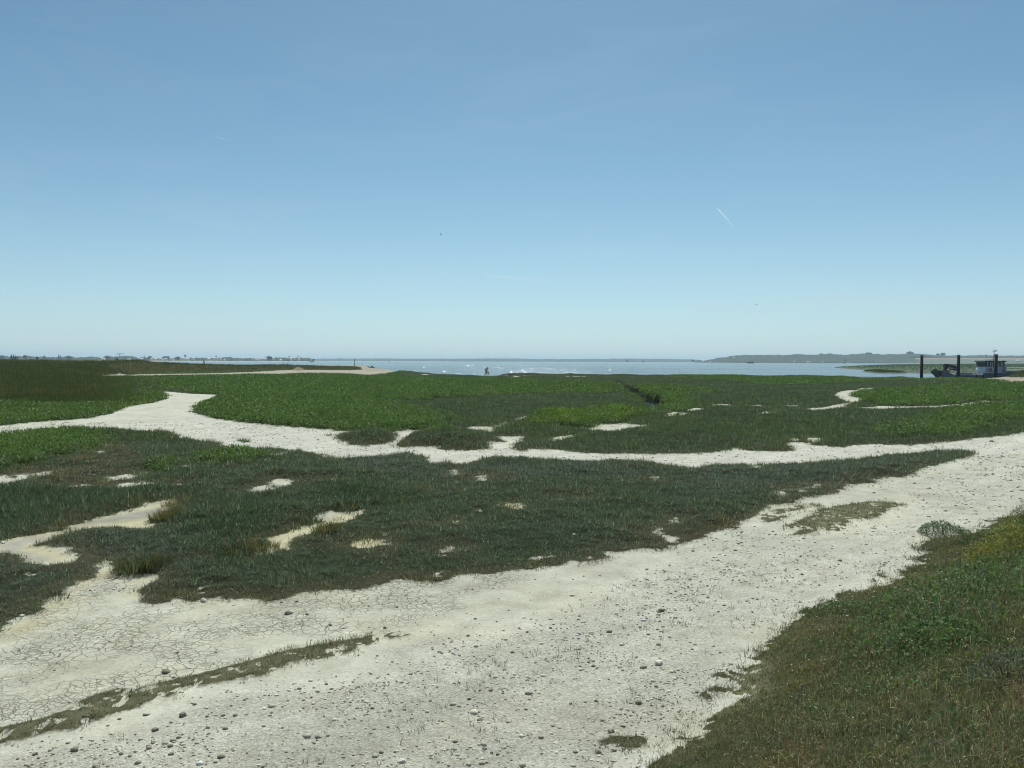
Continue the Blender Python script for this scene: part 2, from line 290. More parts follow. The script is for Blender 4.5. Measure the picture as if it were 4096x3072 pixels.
# far water's edge of the marsh (photo x, photo y at plant-top height)
shore = [(1580, 1481), (1616, 1480), (1658, 1482.5), (1680, 1487), (1721, 1489), (1768, 1494), (1822, 1494.5), (1870, 1496.5), (1917, 1499), (1936, 1500), (1965, 1501), (1985, 1499), (1996, 1494), (2008, 1491.5), (2056, 1489.5), (2103, 1489), (2135, 1489), (2151, 1491), (2198, 1492), (2255, 1492.5), (2268, 1489.5), (2299, 1490), (2312, 1494), (2388, 1494.5), (2429, 1495), (2483, 1492.5), (2536, 1494), (2577, 1496), (2622, 1494.5), (2669, 1496), (2717, 1499), (2780, 1499.5), (2843, 1500), (2906, 1499), (2954, 1500), (3017, 1504), (3080, 1505.5), (3180, 1503.5), (3237, 1504), (3322, 1506), (3379, 1504.5), (3433, 1510), (3465, 1513), (3492, 1513), (3539, 1512), (3586, 1509), (3620, 1509), (3653, 1513), (3684, 1515), (3721, 1513), (3754, 1511), (3822, 1511), (3900, 1509), (3960, 1506), (4010, 1504)]
islet_main = [(3325, 1468), (3400, 1465), (3450, 1463), (3550, 1459.5), (3700, 1457.6), (3900, 1456.5), (4100, 1456), (4500, 1457), (4500, 1492), (4100, 1491), (3740, 1488), (3690, 1489), (3640, 1488.5), (3560, 1482.5), (3480, 1478), (3420, 1475.5), (3370, 1471.5)]
islet_small = [(3436, 1482), (3470, 1480), (3540, 1481.5), (3620, 1485), (3650, 1488), (3560, 1487.5), (3480, 1486.5)]
# ------------------------------------------------------------------ fields over the ground
def sdist(X, Y, poly, margin=3.0):
    """signed distance (inside +) of points to a polygon, culled to its surroundings"""
    out = np.full(X.shape, -margin)
    x0, y0 = poly.min(0) - margin; x1, y1 = poly.max(0) + margin
    sel = (X > x0) & (X < x1) & (Y > y0) & (Y < y1)
    px, py = X[sel], Y[sel]
    if px.size == 0: return out
    d2 = np.full(px.shape, 1e12); ins = np.zeros(px.shape, dtype=bool)
    n = len(poly)
    for i in range(n):
        ax, ay = poly[i]; bx, by = poly[(i + 1) % n]
        ex, ey = bx - ax, by - ay
        l2 = ex * ex + ey * ey
        if l2 < 1e-12: continue
        t = np.clip(((px - ax) * ex + (py - ay) * ey) / l2, 0, 1)
        d2 = np.minimum(d2, (px - ax - ex * t) ** 2 + (py - ay - ey * t) ** 2)
        if ay != by:
            c = ((ay > py) != (by > py)) & (px < ex * (py - ay) / ey + ax)
            ins ^= c
    d = np.sqrt(d2)
    out[sel] = np.maximum(np.where(ins, d, -d), -margin)
    return out

rows = [-6.0]
while rows[-1] < 440:
    y = rows[-1]
    dy = .3 if y < 2.5 else min(max(y * y / 2900.0, .042), .32 + .0042 * y)
    rows.append(y + dy)
rows = np.array(rows)
ins_c = np.linspace(-.68, .68, 1101)
out_c = .68 + np.cumsum(np.linspace(.003, .045, 44))
cols_u = np.concatenate([-out_c[::-1], ins_c, out_c])
NR, NC = len(rows), len(cols_u)
GX = cols_u[None, :] * (rows[:, None] + 8.0); GY = np.repeat(rows[:, None], NC, 1)

# signed distances on every second row and column, then filled in between
ri = np.arange(0, NR, 2); ci = np.arange(0, NC, 2)
if ri[-1] != NR - 1: ri = np.append(ri, NR - 1)
if ci[-1] != NC - 1: ci = np.append(ci, NC - 1)
SX, SY = GX[np.ix_(ri, ci)], GY[np.ix_(ri, ci)]
def up(S):
    r = np.arange(NR); c = np.arange(NC)
    T = np.empty((len(ri), NC))
    k = np.clip(np.searchsorted(ci, c, 'right') - 1, 0, len(ci) - 2); f = (c - ci[k]) / (ci[k + 1] - ci[k])
    T = S[:, k] * (1 - f) + S[:, k + 1] * f
    k = np.clip(np.searchsorted(ri, r, 'right') - 1, 0, len(ri) - 2); f = ((r - ri[k]) / (ri[k + 1] - ri[k]))[:, None]
    return T[k] * (1 - f) + T[k + 1] * f

bank_poly = np.vstack([ground_poly(bank_edge), [(-1.2, 3.6), (-4, 1.2), (-12, -5), (-12, -14), (60, -14), (60, 30)]])
sd_bank = up(sdist(SX, SY, bank_poly, 6.0))
def seen_bare(p, hs=(0, .025), m=4.0):
    """bare ground is seen over the plants in front of it: its near edge lies a little nearer than it looks"""
    v = sdist(SX, SY, ground_poly(p, hs[0]), m)
    for h in hs[1:]: v = np.maximum(v, sdist(SX, SY, ground_poly(p, h), m))
    return v
S_bare = np.maximum(seen_bare(upper_path, (0, .05, .09)), sdist(SX, SY, ground_poly(lower_road), 4.0))
for p in bare_patches:
    dep_ = ground_poly(p)[:, 1].mean()
    S_bare = np.maximum(S_bare, seen_bare(p, (0, .025) if dep_ < 20 else (0, .04, .08)) - (.02 if dep_ < 20 else 0))
far_sd = sdist(SX, SY, ground_poly(bare_far, .15), 4.0)
S_bare = np.minimum(S_bare, -np.minimum(sdist(SX, SY, bank_poly, 6.0), 4.0))
S_sparse = np.full(SX.shape, -4.0)
for p in islands: S_bare = np.minimum(S_bare, -np.minimum(sdist(SX, SY, ground_poly(p), 4.0), sdist(SX, SY, ground_poly(p, .1), 4.0)))
for p in sparse_islands: S_sparse = np.maximum(S_sparse, sdist(SX, SY, ground_poly(p, .02), 4.0))
S_road = S_bare.copy(); S_sparse = S_sparse + .07 * sstep(14, 10, SY)
S_bare = np.minimum(S_bare, -S_sparse)

# --- heights that do not depend on the plants
dpx = [-3000, -800, 0, 400, 520, 560, 620, 800, 1000, 1110, 1150, 1250, 1420, 1455, 1500]
def profile(v, px): return np.interp(px, dpx, v)
PX = pix_x(GX, GY)
dc = profile([150, 160, 190, 200, 202, 203, 206, 212, 236, 268, 272, 277, 280, 282, 285], PX)
df = profile([60, 70, 82, 130, 176, 180, 184, 191, 213, 246, 249, 254, 258, 262, 268], PX)
hc = profile([2.4, 2.4, 2.45, 2.2, 2.5, 2.6, 2.1, 1.85, 1.5, 1.4, 1.35, 1.25, 1.0, .5, .1], PX)
hb = profile([2.9, 2.9, 2.95, 2.95, 2.9, 2.8, 1.4, 1.0, .9, .8, .8, .8, .75, .6, .1], PX)
rise = sstep(df, dc, GY) * (GY > 20)
fall = sstep(dc, dc + 45, GY)
dune = rise * (hc * (1 - fall) + hb * fall)
dune += .25 * rise * (1 - fall) * fbm(GX / 7, GY / 16, 91, 3)
rd = np.hypot(GX - 114, (GY - 170) * 1.2)
dune_right = 3.0 * sstep(12, 1, rd)
dune += dune_right
shore_pts = [at(p[0], p[1], 1) for p in shore]
shore_xy = [flat(p[0], p[1], .22) for p in shore]
land_poly = np.array([(-1500, -60), (-1500, 420)] + [((p - 2048) / F * d, d) for p, d in ((-2500, 420), (0, 420), (600, 420), (1000, 420), (1300, 415), (1440, 405), (1480, 380), (1510, 335), (1540, 305), (1562, 292))]
                     + shore_xy + [((4060 - 2048) / F * 181, 181), ((4400 - 2048) / F * 181, 181), (400, 190), (400, -60)])
sd_land = up(sdist(SX, SY, land_poly, 14.0)) + .35 * fbm(GX / 1.3, GY / 1.3, 3, 3) * sstep(30, 120, GY)
bank_h = np.where(sd_bank > 0, sd_bank, 0)
BANK = 1.72 * np.where(bank_h < 4.4, (bank_h / 4.4) ** 1.12, 1.0)
BANK = np.minimum(BANK, 1.68) + .05 * fbm(GX / .9, GY / .9, 5, 3) * sstep(.1, 1.0, sd_bank)
cpoly = ground_poly(creek)
far_bank = up(sdist(SX, SY, cpoly + np.array([.4, 5.0]), 8.0)); near_bank = up(sdist(SX, SY, cpoly - np.array([.3, 6.0]), 8.0))
creek_sd = up(np.maximum(sdist(SX, SY, cpoly, 4.0), sdist(SX, SY, ground_poly(creek, .12), 4.0))) + .3 * fbm(GX / 1.2, GY / 1.2, 41, 3)
pool_sd = np.full(GX.shape, -4.0)
for p in pools: pool_sd = np.maximum(pool_sd, up(sdist(SX, SY, ground_poly(p), 4.0)))

# --- where nothing grows
scale_d = np.clip(GY / 14.0, .6, 5)
edge_n = (.13 * fbm(GX / .15, GY / .15, 6, 3) + .13 * fbm(GX / .4, GY / .4, 7, 3) + .10 * fbm(GX / 1.4, GY / 1.4, 8, 3)) * np.clip(scale_d, .7, 1.3) * sstep(140, 90, GY)
sdb = up(S_bare)
sps = up(S_sparse)
edge_n *= 1 - .75 * sstep(-.5, -.1, sps)
BS = sdb + edge_n
wd = .13 + .004 * np.clip(GY, 0, 60)
BARE = sstep(-wd, wd, BS)
BARE = np.maximum(BARE, sstep(-.0, .6, .8 * fbm(GX / .3, GY / .3, 13, 4) + .30 - .75 * sstep(-.22, .04, sps)) * (sps > -.6) * sstep(-.05, .05, up(S_road) + edge_n))
BARE = np.maximum(BARE, .95 * sstep(.05, .30, fbm(GX / .11, GY / .11, 17, 3) + .35 * fbm(GX / .5, GY / .5, 18, 2)) * sstep(-.25, -.02, sps))
ff = up(far_sd) + .8 * fbm(GX / 3, GY / 3, 14, 3)
BARE = np.maximum(BARE, sstep(-.5, .5, ff) * (rise < .12))
BARE *= (dune_right < .12)
thin = fbm(GX / .55, GY / .55, 9, 4)
BARE = np.maximum(BARE, .9 * sstep(.42, .62, thin) * sstep(-1.4, -.1, BS) * (GY < 45) * (sd_bank < 0) * (sps < -.3))     # worn spots near the edges
BARE = np.maximum(BARE, .85 * sstep(-.05, .4, fbm(GX / .14, GY / .14, 15, 3) * .8 + .5 * fbm(GX / .5, GY / .5, 16, 3) + .30 - 1.0 * sstep(-.05, .40, sd_bank)) * (sd_bank > -.1))
bp = np.full(GX.shape, -4.0)
for p in bank_patches:
    pw = []
    for q in p:                      # these lie on the slope of the bank
        d = ray(*q); t = 2.0
        for _ in range(400):
            P_ = CAM + d * t
            jr = min(max(np.searchsorted(rows, P_[1]), 0), NR - 1); jc = min(max(np.searchsorted(cols_u, P_[0] / (P_[1] + 8)), 0), NC - 1)
            if P_[2] < BANK[jr, jc]: break
            t += .02
        pw.append((P_[0], P_[1]))
    bp = np.maximum(bp, up(sdist(SX, SY, np.array(pw), 4.0)))
BARE = np.maximum(BARE, .9 * sstep(.0, .22, bp + .16 * fbm(GX / .22, GY / .22, 19, 4)))
beach = sstep(.55, .9, fall) * (PX < 1560) * (GY > 200)
BARE = np.maximum(BARE, beach)
spit = sstep(1425, 1465, PX) * sstep(1575, 1540, PX) * sstep(225, 245, GY)
BARE = np.maximum(BARE, spit)
BARE = np.maximum(BARE, sstep(-.2, .4, creek_sd)); BARE = np.maximum(BARE, sstep(-.5, .3, pool_sd))
BARE *= np.where(sd_land > 0, 1, 0) ; BARE = np.where(sd_land < .2, 1.0, BARE)
# breach of pale sand in the dune
breach = sstep(0, 1, 1 - np.hypot((PX - 1195) / 26, (GY - 258) / 14))
BREACH = sstep(.1, .5, breach + .3 * fbm(GX / 2, GY / 3, 77, 3)); BARE = np.maximum(BARE, BREACH * .8)
VEG = 1 - BARE

# --- kinds of plants
def zone(polys, w, seed):
    z = np.full(GX.shape, -4.0)
    for p in polys: z = np.maximum(z, up(sdist(SX, SY, ground_poly(p, .12), 4.0)))
    n = (fbm(GX / 1.6, GY / 1.6, seed, 4) * .7 + fbm(GX / .5, GY / .5, seed + 60, 3) * .4) * np.clip(GY / 30, .5, 3)
    return sstep(-w * 1.6, w * 1.6, z + n)
GREEN = zone(green_zones, .5, 21); BRIGHT = zone(bright_zones, .4, 22)
DEEP = zone(deep_zones, .35, 24); BLUE = zone(blue_zones, .35, 25); OCHRE = zone(ochre_zones, .3, 26)
far_green = sstep(70, 95, GY) * sstep(1750, 1500, PX) * .8
GREEN = np.maximum(GREEN, far_green) * VEG
TALL = np.clip(rise * 3.0 * (PX < 1450) + sstep(.25, .6, dune) * (PX > 3900) + sstep(760, 300, PX) * sstep(48, 64, GY + 7 * fbm(GX / 6, GY / 6, 23, 3)), 0, 1) * VEG
EDGE = np.clip(1 - np.abs(BS) / (.9 + .01 * GY), 0, 1) * VEG      # distance to bare ground: browner growth
INBANK = sstep(-.05, .15, sd_bank)
SPARSE = sstep(-.3, -.05, sps)

mound = .16 * fbm(GX / 5.5, GY / 5.5, 31, 3) + .06 * fbm(GX / 1.1, GY / 1.1, 32, 3)
lump = .05 * fbm(GX / .34, GY / .34, 33, 3)
inside = sstep(.0, .7, -BS)           # back from the worn edge
far_fade = 1 - .5 * sstep(60, 140, GY)
Z = -1.35 + 1.35 * sstep(-2.2, 1.2, sd_land)
Z = Z + BANK + dune
Z = Z + VEG * (1 - INBANK) * (.035 + lump * sstep(80, 30, GY) * (.35 + .65 * inside) + inside * (.035 + np.maximum(mound, -.06) * far_fade * 1.15 + .08 * GREEN))
Z = Z + (1 - VEG) * (.012 * fbm(GX / .5, GY / .5, 35, 3) + .03 * fbm(GX / 2.5, GY / 2.5, 36, 3)) * (GY < 140)
Z = Z + (.36 * sstep(-4, .5, far_bank) - .22 * sstep(-5, .5, near_bank)) * (GY > 45) * VEG
Z = Z - 1.5 * sstep(-.35, .55, creek_sd) - .9 * sstep(-.3, .6, pool_sd)
# small mound of marsh cut by the path
for (qx, qy, hgt, rad) in [(B((270, 410))[0] + (.28, 1.5)), (B((720, 415))[0] + (.34, 2.1)), (B((900, 440))[0] + (.2, 1.2)), (Cc((60, 400))[0] + (.15, 3.0)), (B((1500, 290))[0] + (.25, 3)), (B((1840, 260))[0] + (.3, 2)), (B((2150, 120))[0] + (.5, 3.0)), (B((1850, 90))[0] + (.35, 3.5))]:
    mx_, my_ = flat(qx, qy)
    Z = Z + hgt * np.exp(-((GX - mx_) ** 2 + (GY - my_) ** 2) / (rad * rad * .8)) * VEG

def sample(field, x, y):
    u = np.interp(x / (y + 8.0), cols_u, np.arange(NC)); r = np.interp(y, rows, np.arange(NR))
    i = np.clip(r.astype(int), 0, NR - 2); j = np.clip(u.astype(int), 0, NC - 2)
    fr, fu = r - i, u - j
    return (field[i, j] * (1 - fu) + field[i, j + 1] * fu) * (1 - fr) + (field[i + 1, j] * (1 - fu) + field[i + 1, j + 1] * fu) * fr

def gz(x, y):
    return float(sample(Z, np.array([float(x)]), np.array([float(y)]))[0])

def ground_hit(px, py):
    """where the line of sight through a photo pixel meets the ground"""
    d = ray(px, py); t = 2.5
    while t < 700:
        p = CAM + d * t
        if p[2] < gz(p[0], p[1]): break
        t += .02 + .002 * t
    return Vector((p[0], p[1], gz(p[0], p[1])))

# --- what the bare ground is like
def patch(polys, w, seed, amp=.3):
    z = np.full(GX.shape, -4.0)
    for p in polys: z = np.maximum(z, up(sdist(SX, SY, ground_poly(p), 4.0)))
    return sstep(-w, w, z + amp * fbm(GX / .9, GY / .9, seed, 4))
CRACK = patch([E((-600, 700), (0, 520), (300, 300), (640, 150), (760, 120), (1000, 170), (1000, 300), (2212, 240)) + Fc((500, 170), (950, 140), (1250, 170), (900, 330), (500, 470), (0, 595)) + E((1800, 640), (1300, 770), (800, 890), (300, 1050), (0, 1100), (-600, 1250))], .35, 51)
GRAV = patch([E((-600, 1800), (0, 1400), (250, 1290), (700, 1180), (1300, 1020), (1700, 900), (2212, 820)) + Fc((500, 650), (1100, 470), (1500, 330), (1900, 170), (2212, 90)) + Cc((300, 1020), (560, 960), (700, 1030), (1150, 1000), (1400, 870), (1600, 650), (1905, 520), (3000, 380), (3000, 700)) + bank_edge + E((0, 2200)),
              A((-300, 330), (0, 328), (330, 292), (640, 262), (880, 195), (1050, 160), (1070, 110), (1380, 130), (1215, 215), (1100, 290), (800, 318), (0, 380), (-300, 390))], .5, 52, .5)
YEL = patch([A((-300, 1050), (0, 1045), (560, 915), (1110, 780), (1140, 840), (960, 950), (1010, 975), (760, 965), (480, 995), (250, 1085), (520, 1160), (380, 1200), (100, 1160), (-300, 1200)),
             A((1430, 1170), (1680, 1110), (1680, 1030), (2212, 860), (2300, 860), (2250, 930), (1900, 1040), (1840, 1090), (1500, 1170)), B((80, 1110), (120, 1050), (420, 1030), (410, 1075), (280, 1110)), B((1080, 850), (1120, 805), (1280, 840), (1240, 860)),
             E((-300, 620), (0, 560), (60, 490), (220, 420), (330, 320), (420, 250), (600, 120), (660, 60), (740, 100), (860, 150), (970, 165), (940, 260), (870, 290), (800, 180), (640, 190), (520, 250), (430, 330), (330, 420), (200, 500), (0, 570))], .25, 53, .35)
wet = patch([A((0, 1060), (300, 1010), (700, 905), (1000, 830), (1080, 835), (900, 900), (500, 960), (330, 1010), (200, 1075), (120, 1110), (300, 1150), (380, 1180), (180, 1190), (0, 1130))], .2, 54, .3)
pale = patch([upper_path], .3, 55, .2)
DRY = np.clip(sstep(.0, .9, -(sd_bank - 1.3)) * sstep(-1.6, 0, sd_bank), 0, 1)

soil = np.empty(GX.shape + (3,))
def lerp3(a, b, t): return a + (b - a) * t[..., None]
soil[:] = (.026, .034, .018)
soil = lerp3(soil, np.array([.032, .055, .014]), GREEN)
soil = lerp3(soil, np.array([.042, .040, .021]), np.clip(EDGE * (1 - GREEN) * .8, 0, 1))
soil = lerp3(soil, np.array([.055, .054, .022]), TALL)
soil = lerp3(soil, np.array([.052, .054, .026]), INBANK)
soil = lerp3(soil, np.array([.13, .125, .062]), INBANK * sstep(.7, .0, sd_bank) * (.45 + .45 * fbm(GX / .25, GY / .25, 66, 3)))
soil = lerp3(soil, np.array([.21, .205, .12]), sstep(-.4, -.1, sps) * (.7 + .3 * fbm(GX / .2, GY / .2, 67, 3)))
soil = lerp3(soil, np.array([.072, .070, .038]), sstep(-.4, .0, BS) * (1 - INBANK) * (GY < 45) * .8)
soil = lerp3(soil, np.array([.03, .028, .02]), np.maximum(sstep(-.6, .3, creek_sd), (1 - sstep(.0, 2.5, sd_land)) * (PX > 1600)))
bcol = np.empty(GX.shape + (3,)); bcol[:] = (.570, .572, .475)
bcol = lerp3(bcol, np.array([.60, .605, .535]), pale)
bcol = lerp3(bcol, np.array([.69, .695, .60]), GRAV)
bcol = lerp3(bcol, np.array([.56, .50, .28]), YEL * .55)
bcol = lerp3(bcol, np.array([.40, .40, .36]), wet * .8)
bcol = lerp3(bcol, np.array([.40, .37, .30]), np.maximum(np.maximum(beach, spit), sstep(-1, 1, ff) * .8))
bcol = lerp3(bcol, np.array([.40, .37, .29]), sstep(125, 140, GY) * (PX > 3500))
bcol = lerp3(bcol, np.array([.05, .05, .038]), np.maximum(sstep(-.6, .2, creek_sd), np.where(PX > 1600, 1 - sstep(.0, 2.0, sd_land), 0)))
bcol = lerp3(bcol, np.array([.27, .22, .14]), BREACH)
al = (GX * .74 - GY * .673)                       # across the track
band = fbm(al / .55 + .25 * fbm(GX / 3, GY / 3, 62, 2), (GX * .673 + GY * .74) / 9, 63, 3)
bcol *= (.93 + .10 * fbm(GX / 1.8, GY / 1.8, 61, 4) + .13 * band * (GY < 40))[..., None]
tanm = sstep(.0, .6, fbm(GX / 1.2, GY / 1.2, 64, 4) + .3 * band)
bcol = lerp3(bcol, bcol * np.array([.94, .91, .84]), tanm * .5)

idx = np.arange(NR * NC).reshape(NR, NC)
quads = np.stack([idx[:-1, :-1], idx[:-1, 1:], idx[1:, 1:], idx[1:, :-1]], -1).reshape(-1, 4)
gme = np_mesh('ground', np.stack([GX, GY, Z], -1).reshape(-1, 3), quads, True,
              cols={'soil': soil.reshape(-1, 3), 'mud': bcol.reshape(-1, 3)},
              floats={'bare': BARE.ravel(), 'crack': CRACK.ravel(), 'gravel': GRAV.ravel()})

def ground_material():
    m, nt, b = new_mat('ground_mud_and_turf')
    L, N = nt.links.new, nt.nodes.new
    def attr(n):
        a = N('ShaderNodeAttribute'); a.attribute_name = n; return a
    geo = N('ShaderNodeNewGeometry')
    def noise(scale, det=8, rough=.6, vec=None):
        n = N('ShaderNodeTexNoise'); n.inputs['Scale'].default_value = scale; n.inputs['Detail'].default_value = det; n.inputs['Roughness'].default_value = rough
        L(vec or geo.outputs['Position'], n.inputs['Vector']); return n
    def ramp(src, p0, p1, c0=(0, 0, 0, 1), c1=(1, 1, 1, 1)):
        r = N('ShaderNodeValToRGB'); r.color_ramp.elements[0].position = p0; r.color_ramp.elements[1].position = p1
        r.color_ramp.elements[0].color = c0; r.color_ramp.elements[1].color = c1
        L(src, r.inputs['Fac']); return r.outputs['Color']
    def mth(op, a, bb):
        n = N('ShaderNodeMath'); n.operation = op
        for k, v in enumerate((a, bb)):
            if isinstance(v, (int, float)): n.inputs[k].default_value = v
            else: L(v, n.inputs[k])
        return n.outputs[0]
    def mixc(t, f, a, c):
        n = N('ShaderNodeMix'); n.data_type = 'RGBA'; n.blend_type = t
        if isinstance(f, (int, float)): n.inputs[0].default_value = f
        else: L(f, n.inputs[0])
        for k, v in ((6, a), (7, c)):
            if isinstance(v, tuple): n.inputs[k].default_value = v
            else: L(v, n.inputs[k])
        return n.outputs[2]
    # cracks of the dried mud
    wn = noise(5, 4)
    warp = N('ShaderNodeVectorMath'); warp.operation = 'MULTIPLY_ADD'
    L(wn.outputs['Color'], warp.inputs[0]); warp.inputs[1].default_value = (.11, .11, 0); L(geo.outputs['Position'], warp.inputs[2])
    flatv = N('ShaderNodeVectorMath'); flatv.operation = 'MULTIPLY'; L(warp.outputs[0], flatv.inputs[0]); flatv.inputs[1].default_value = (1, 1, 0)
    def cracks(scale, w):
        v = N('ShaderNodeTexVoronoi'); v.feature = 'DISTANCE_TO_EDGE'; v.inputs['Scale'].default_value = scale
        L(flatv.outputs[0], v.inputs['Vector'])
        return ramp(v.outputs['Distance'], w * .35, w, (1, 1, 1, 1), (0, 0, 0, 1))
    c1, c2 = cracks(7.5, .040), cracks(13.5, .045)
    ck = mth('MAXIMUM', c1, mth('MULTIPLY', c2, ramp(noise(1.3, 4).outputs['Fac'], .42, .58)))
    ck = mth('MULTIPLY', mth('MULTIPLY', ck, attr('crack').outputs['Fac']), ramp(noise(.9, 5).outputs['Fac'], .38, .58))
    # mud
    mud = attr('mud').outputs['Color']
    mud = mixc('MULTIPLY', 1.0, mud, ramp(noise(2.2, 10, .7).outputs['Fac'], .30, .72, (.78, .76, .72, 1), (1.12, 1.12, 1.12, 1)))
    mud = mixc('MULTIPLY', 1.0, mud, ramp(noise(26, 8, .75).outputs['Fac'], .28, .70, (.74, .73, .70, 1), (1.12, 1.12, 1.11, 1)))
    gv = N('ShaderNodeTexVoronoi'); gv.inputs['Scale'].default_value = 48; L(geo.outputs['Position'], gv.inputs['Vector'])
    gcol = ramp(gv.outputs['Color'], .1, .9, (.70, .70, .68, 1), (1.22, 1.22, 1.2, 1))
    mud = mixc('MULTIPLY', mth('MULTIPLY', attr('gravel').outputs['Fac'], .8), mud, gcol)
    mud = mixc('MULTIPLY', ck, mud, (.60, .60, .55, 1))  # shadow inside the cracks darkened into the mud colour
    # turf floor
    turf = mixc('MULTIPLY', 1.0, attr('soil').outputs['Color'], ramp(noise(9, 9, .75).outputs['Fac'], .25, .75, (.5, .5, .5, 1), (1.5, 1.5, 1.5, 1)))
    e = mth('ADD', attr('bare').outputs['Fac'], mth('MULTIPLY', mth('SUBTRACT', noise(22, 6, .7).outputs['Fac'], .5), .7))
    f = ramp(e, .38, .62)
    L(mixc('MIX', f, turf, mud), b.inputs['Base Color'])
    b.inputs['Roughness'].default_value = .95; b.inputs['Specular IOR Level'].default_value = .04
    # relief
    hgt = mth('ADD', mth('MULTIPLY', noise(14, 8, .7).outputs['Fac'], .5), mth('MULTIPLY', ck, -.9))
    gd = ramp(noise(42, 5, .7).outputs['Fac'], .35, .65)
    hgt = mth('ADD', hgt, mth('MULTIPLY', mth('MULTIPLY', gd, attr('gravel').outputs['Fac']), .5))
    bp_ = N('ShaderNodeBump'); bp_.inputs['Strength'].default_value = .9; bp_.inputs['Distance'].default_value = .025
    L(hgt, bp_.inputs['Height']); L(bp_.outputs[0], b.inputs['Normal'])
    return m
ground = link('ground', gme, ground_material()); tag(ground, kind='structure')
# ------------------------------------------------------------------ plants
def blades(P, az, lean, length, width, tint, seg=1, droop=.5):
    """P (n,3) roots. one triangle, or a bent blade of three triangles, each"""
    n = len(P)
    dx, dy = np.cos(az), np.sin(az)
    wa = az + np.pi / 2 + rng.uniform(-.9, .9, n)
    W = np.stack([np.cos(wa), np.sin(wa), np.zeros(n)], -1) * (width / 2)[:, None]
    D = lambda l: np.stack([np.sin(l) * dx, np.sin(l) * dy, np.cos(l)], -1)
    if seg == 1:
        T = P + D(lean) * length[:, None]
        V = np.stack([P - W, P + W, T], 1).reshape(-1, 3)
        Fa = np.arange(n * 3).reshape(n, 3); c = np.repeat(tint, 3, 0)
    else:
        M = P + D(lean * .6) * (length * .55)[:, None]
        T = M + D(np.minimum(lean * 1.2 + droop, 2.0)) * (length * .5)[:, None]
        V = np.stack([P - W, P + W, M - W * .75, M + W * .75, T], 1).reshape(-1, 3)
        b = np.arange(n)[:, None] * 5
        Fa = (b[:, None, :] + np.array([[0, 1, 3], [0, 3, 2], [2, 3, 4]])[None]).reshape(-1, 3); c = np.repeat(tint, 5, 0)
    return V, Fa, c

def leaves(P, az, el, length, width, tint):
    """small broad leaves: four-cornered, as two triangles"""
    n = len(P)
    d = np.stack([np.cos(az) * np.cos(el), np.sin(az) * np.cos(el), np.sin(el)], -1)
    w = np.stack([-np.sin(az), np.cos(az), rng.uniform(-.5, .5, n)], -1); w /= np.linalg.norm(w, axis=1)[:, None]
    M = P + d * (length * .5)[:, None]; T = P + d * length[:, None]
    V = np.stack([P, M - w * (width / 2)[:, None], T, M + w * (width / 2)[:, None]], 1).reshape(-1, 3)
    b = np.arange(n)[:, None] * 4
    Fa = (b[:, None, :] + np.array([[0, 1, 2], [0, 2, 3]])[None]).reshape(-1, 3)
    return V, Fa, np.repeat(tint, 4, 0)

def join(parts):
    V, Fa, c, o = [], [], [], 0
    for v, f, t in parts:
        V.append(v); Fa.append(f + o); c.append(t); o += len(v)
    return np.vstack(V), np.vstack(Fa), np.vstack(c)

def jitter(t, amt=.28, hue=.10):
    n = len(t)
    k = np.exp(rng.normal(0, amt, n))[:, None]
    return np.clip(t * k * (1 + rng.normal(0, hue, (n, 3))), .004, .9)

GRASS = leaf_mat('grass_leaf'); LEAF = leaf_mat('succulent_leaf', .38)

def scatter(y0, y1, per_m2, spread=.70):
    area = spread * ((y1 + 2) ** 2 - (y0 + 2) ** 2)
    n = int(area * per_m2)
    t = rng.random(n)
    y = np.sqrt((y0 + 2) ** 2 + t * ((y1 + 2) ** 2 - (y0 + 2) ** 2)) - 2
    x = rng.uniform(-1, 1, n) * spread * (y + 2)
    return x, y

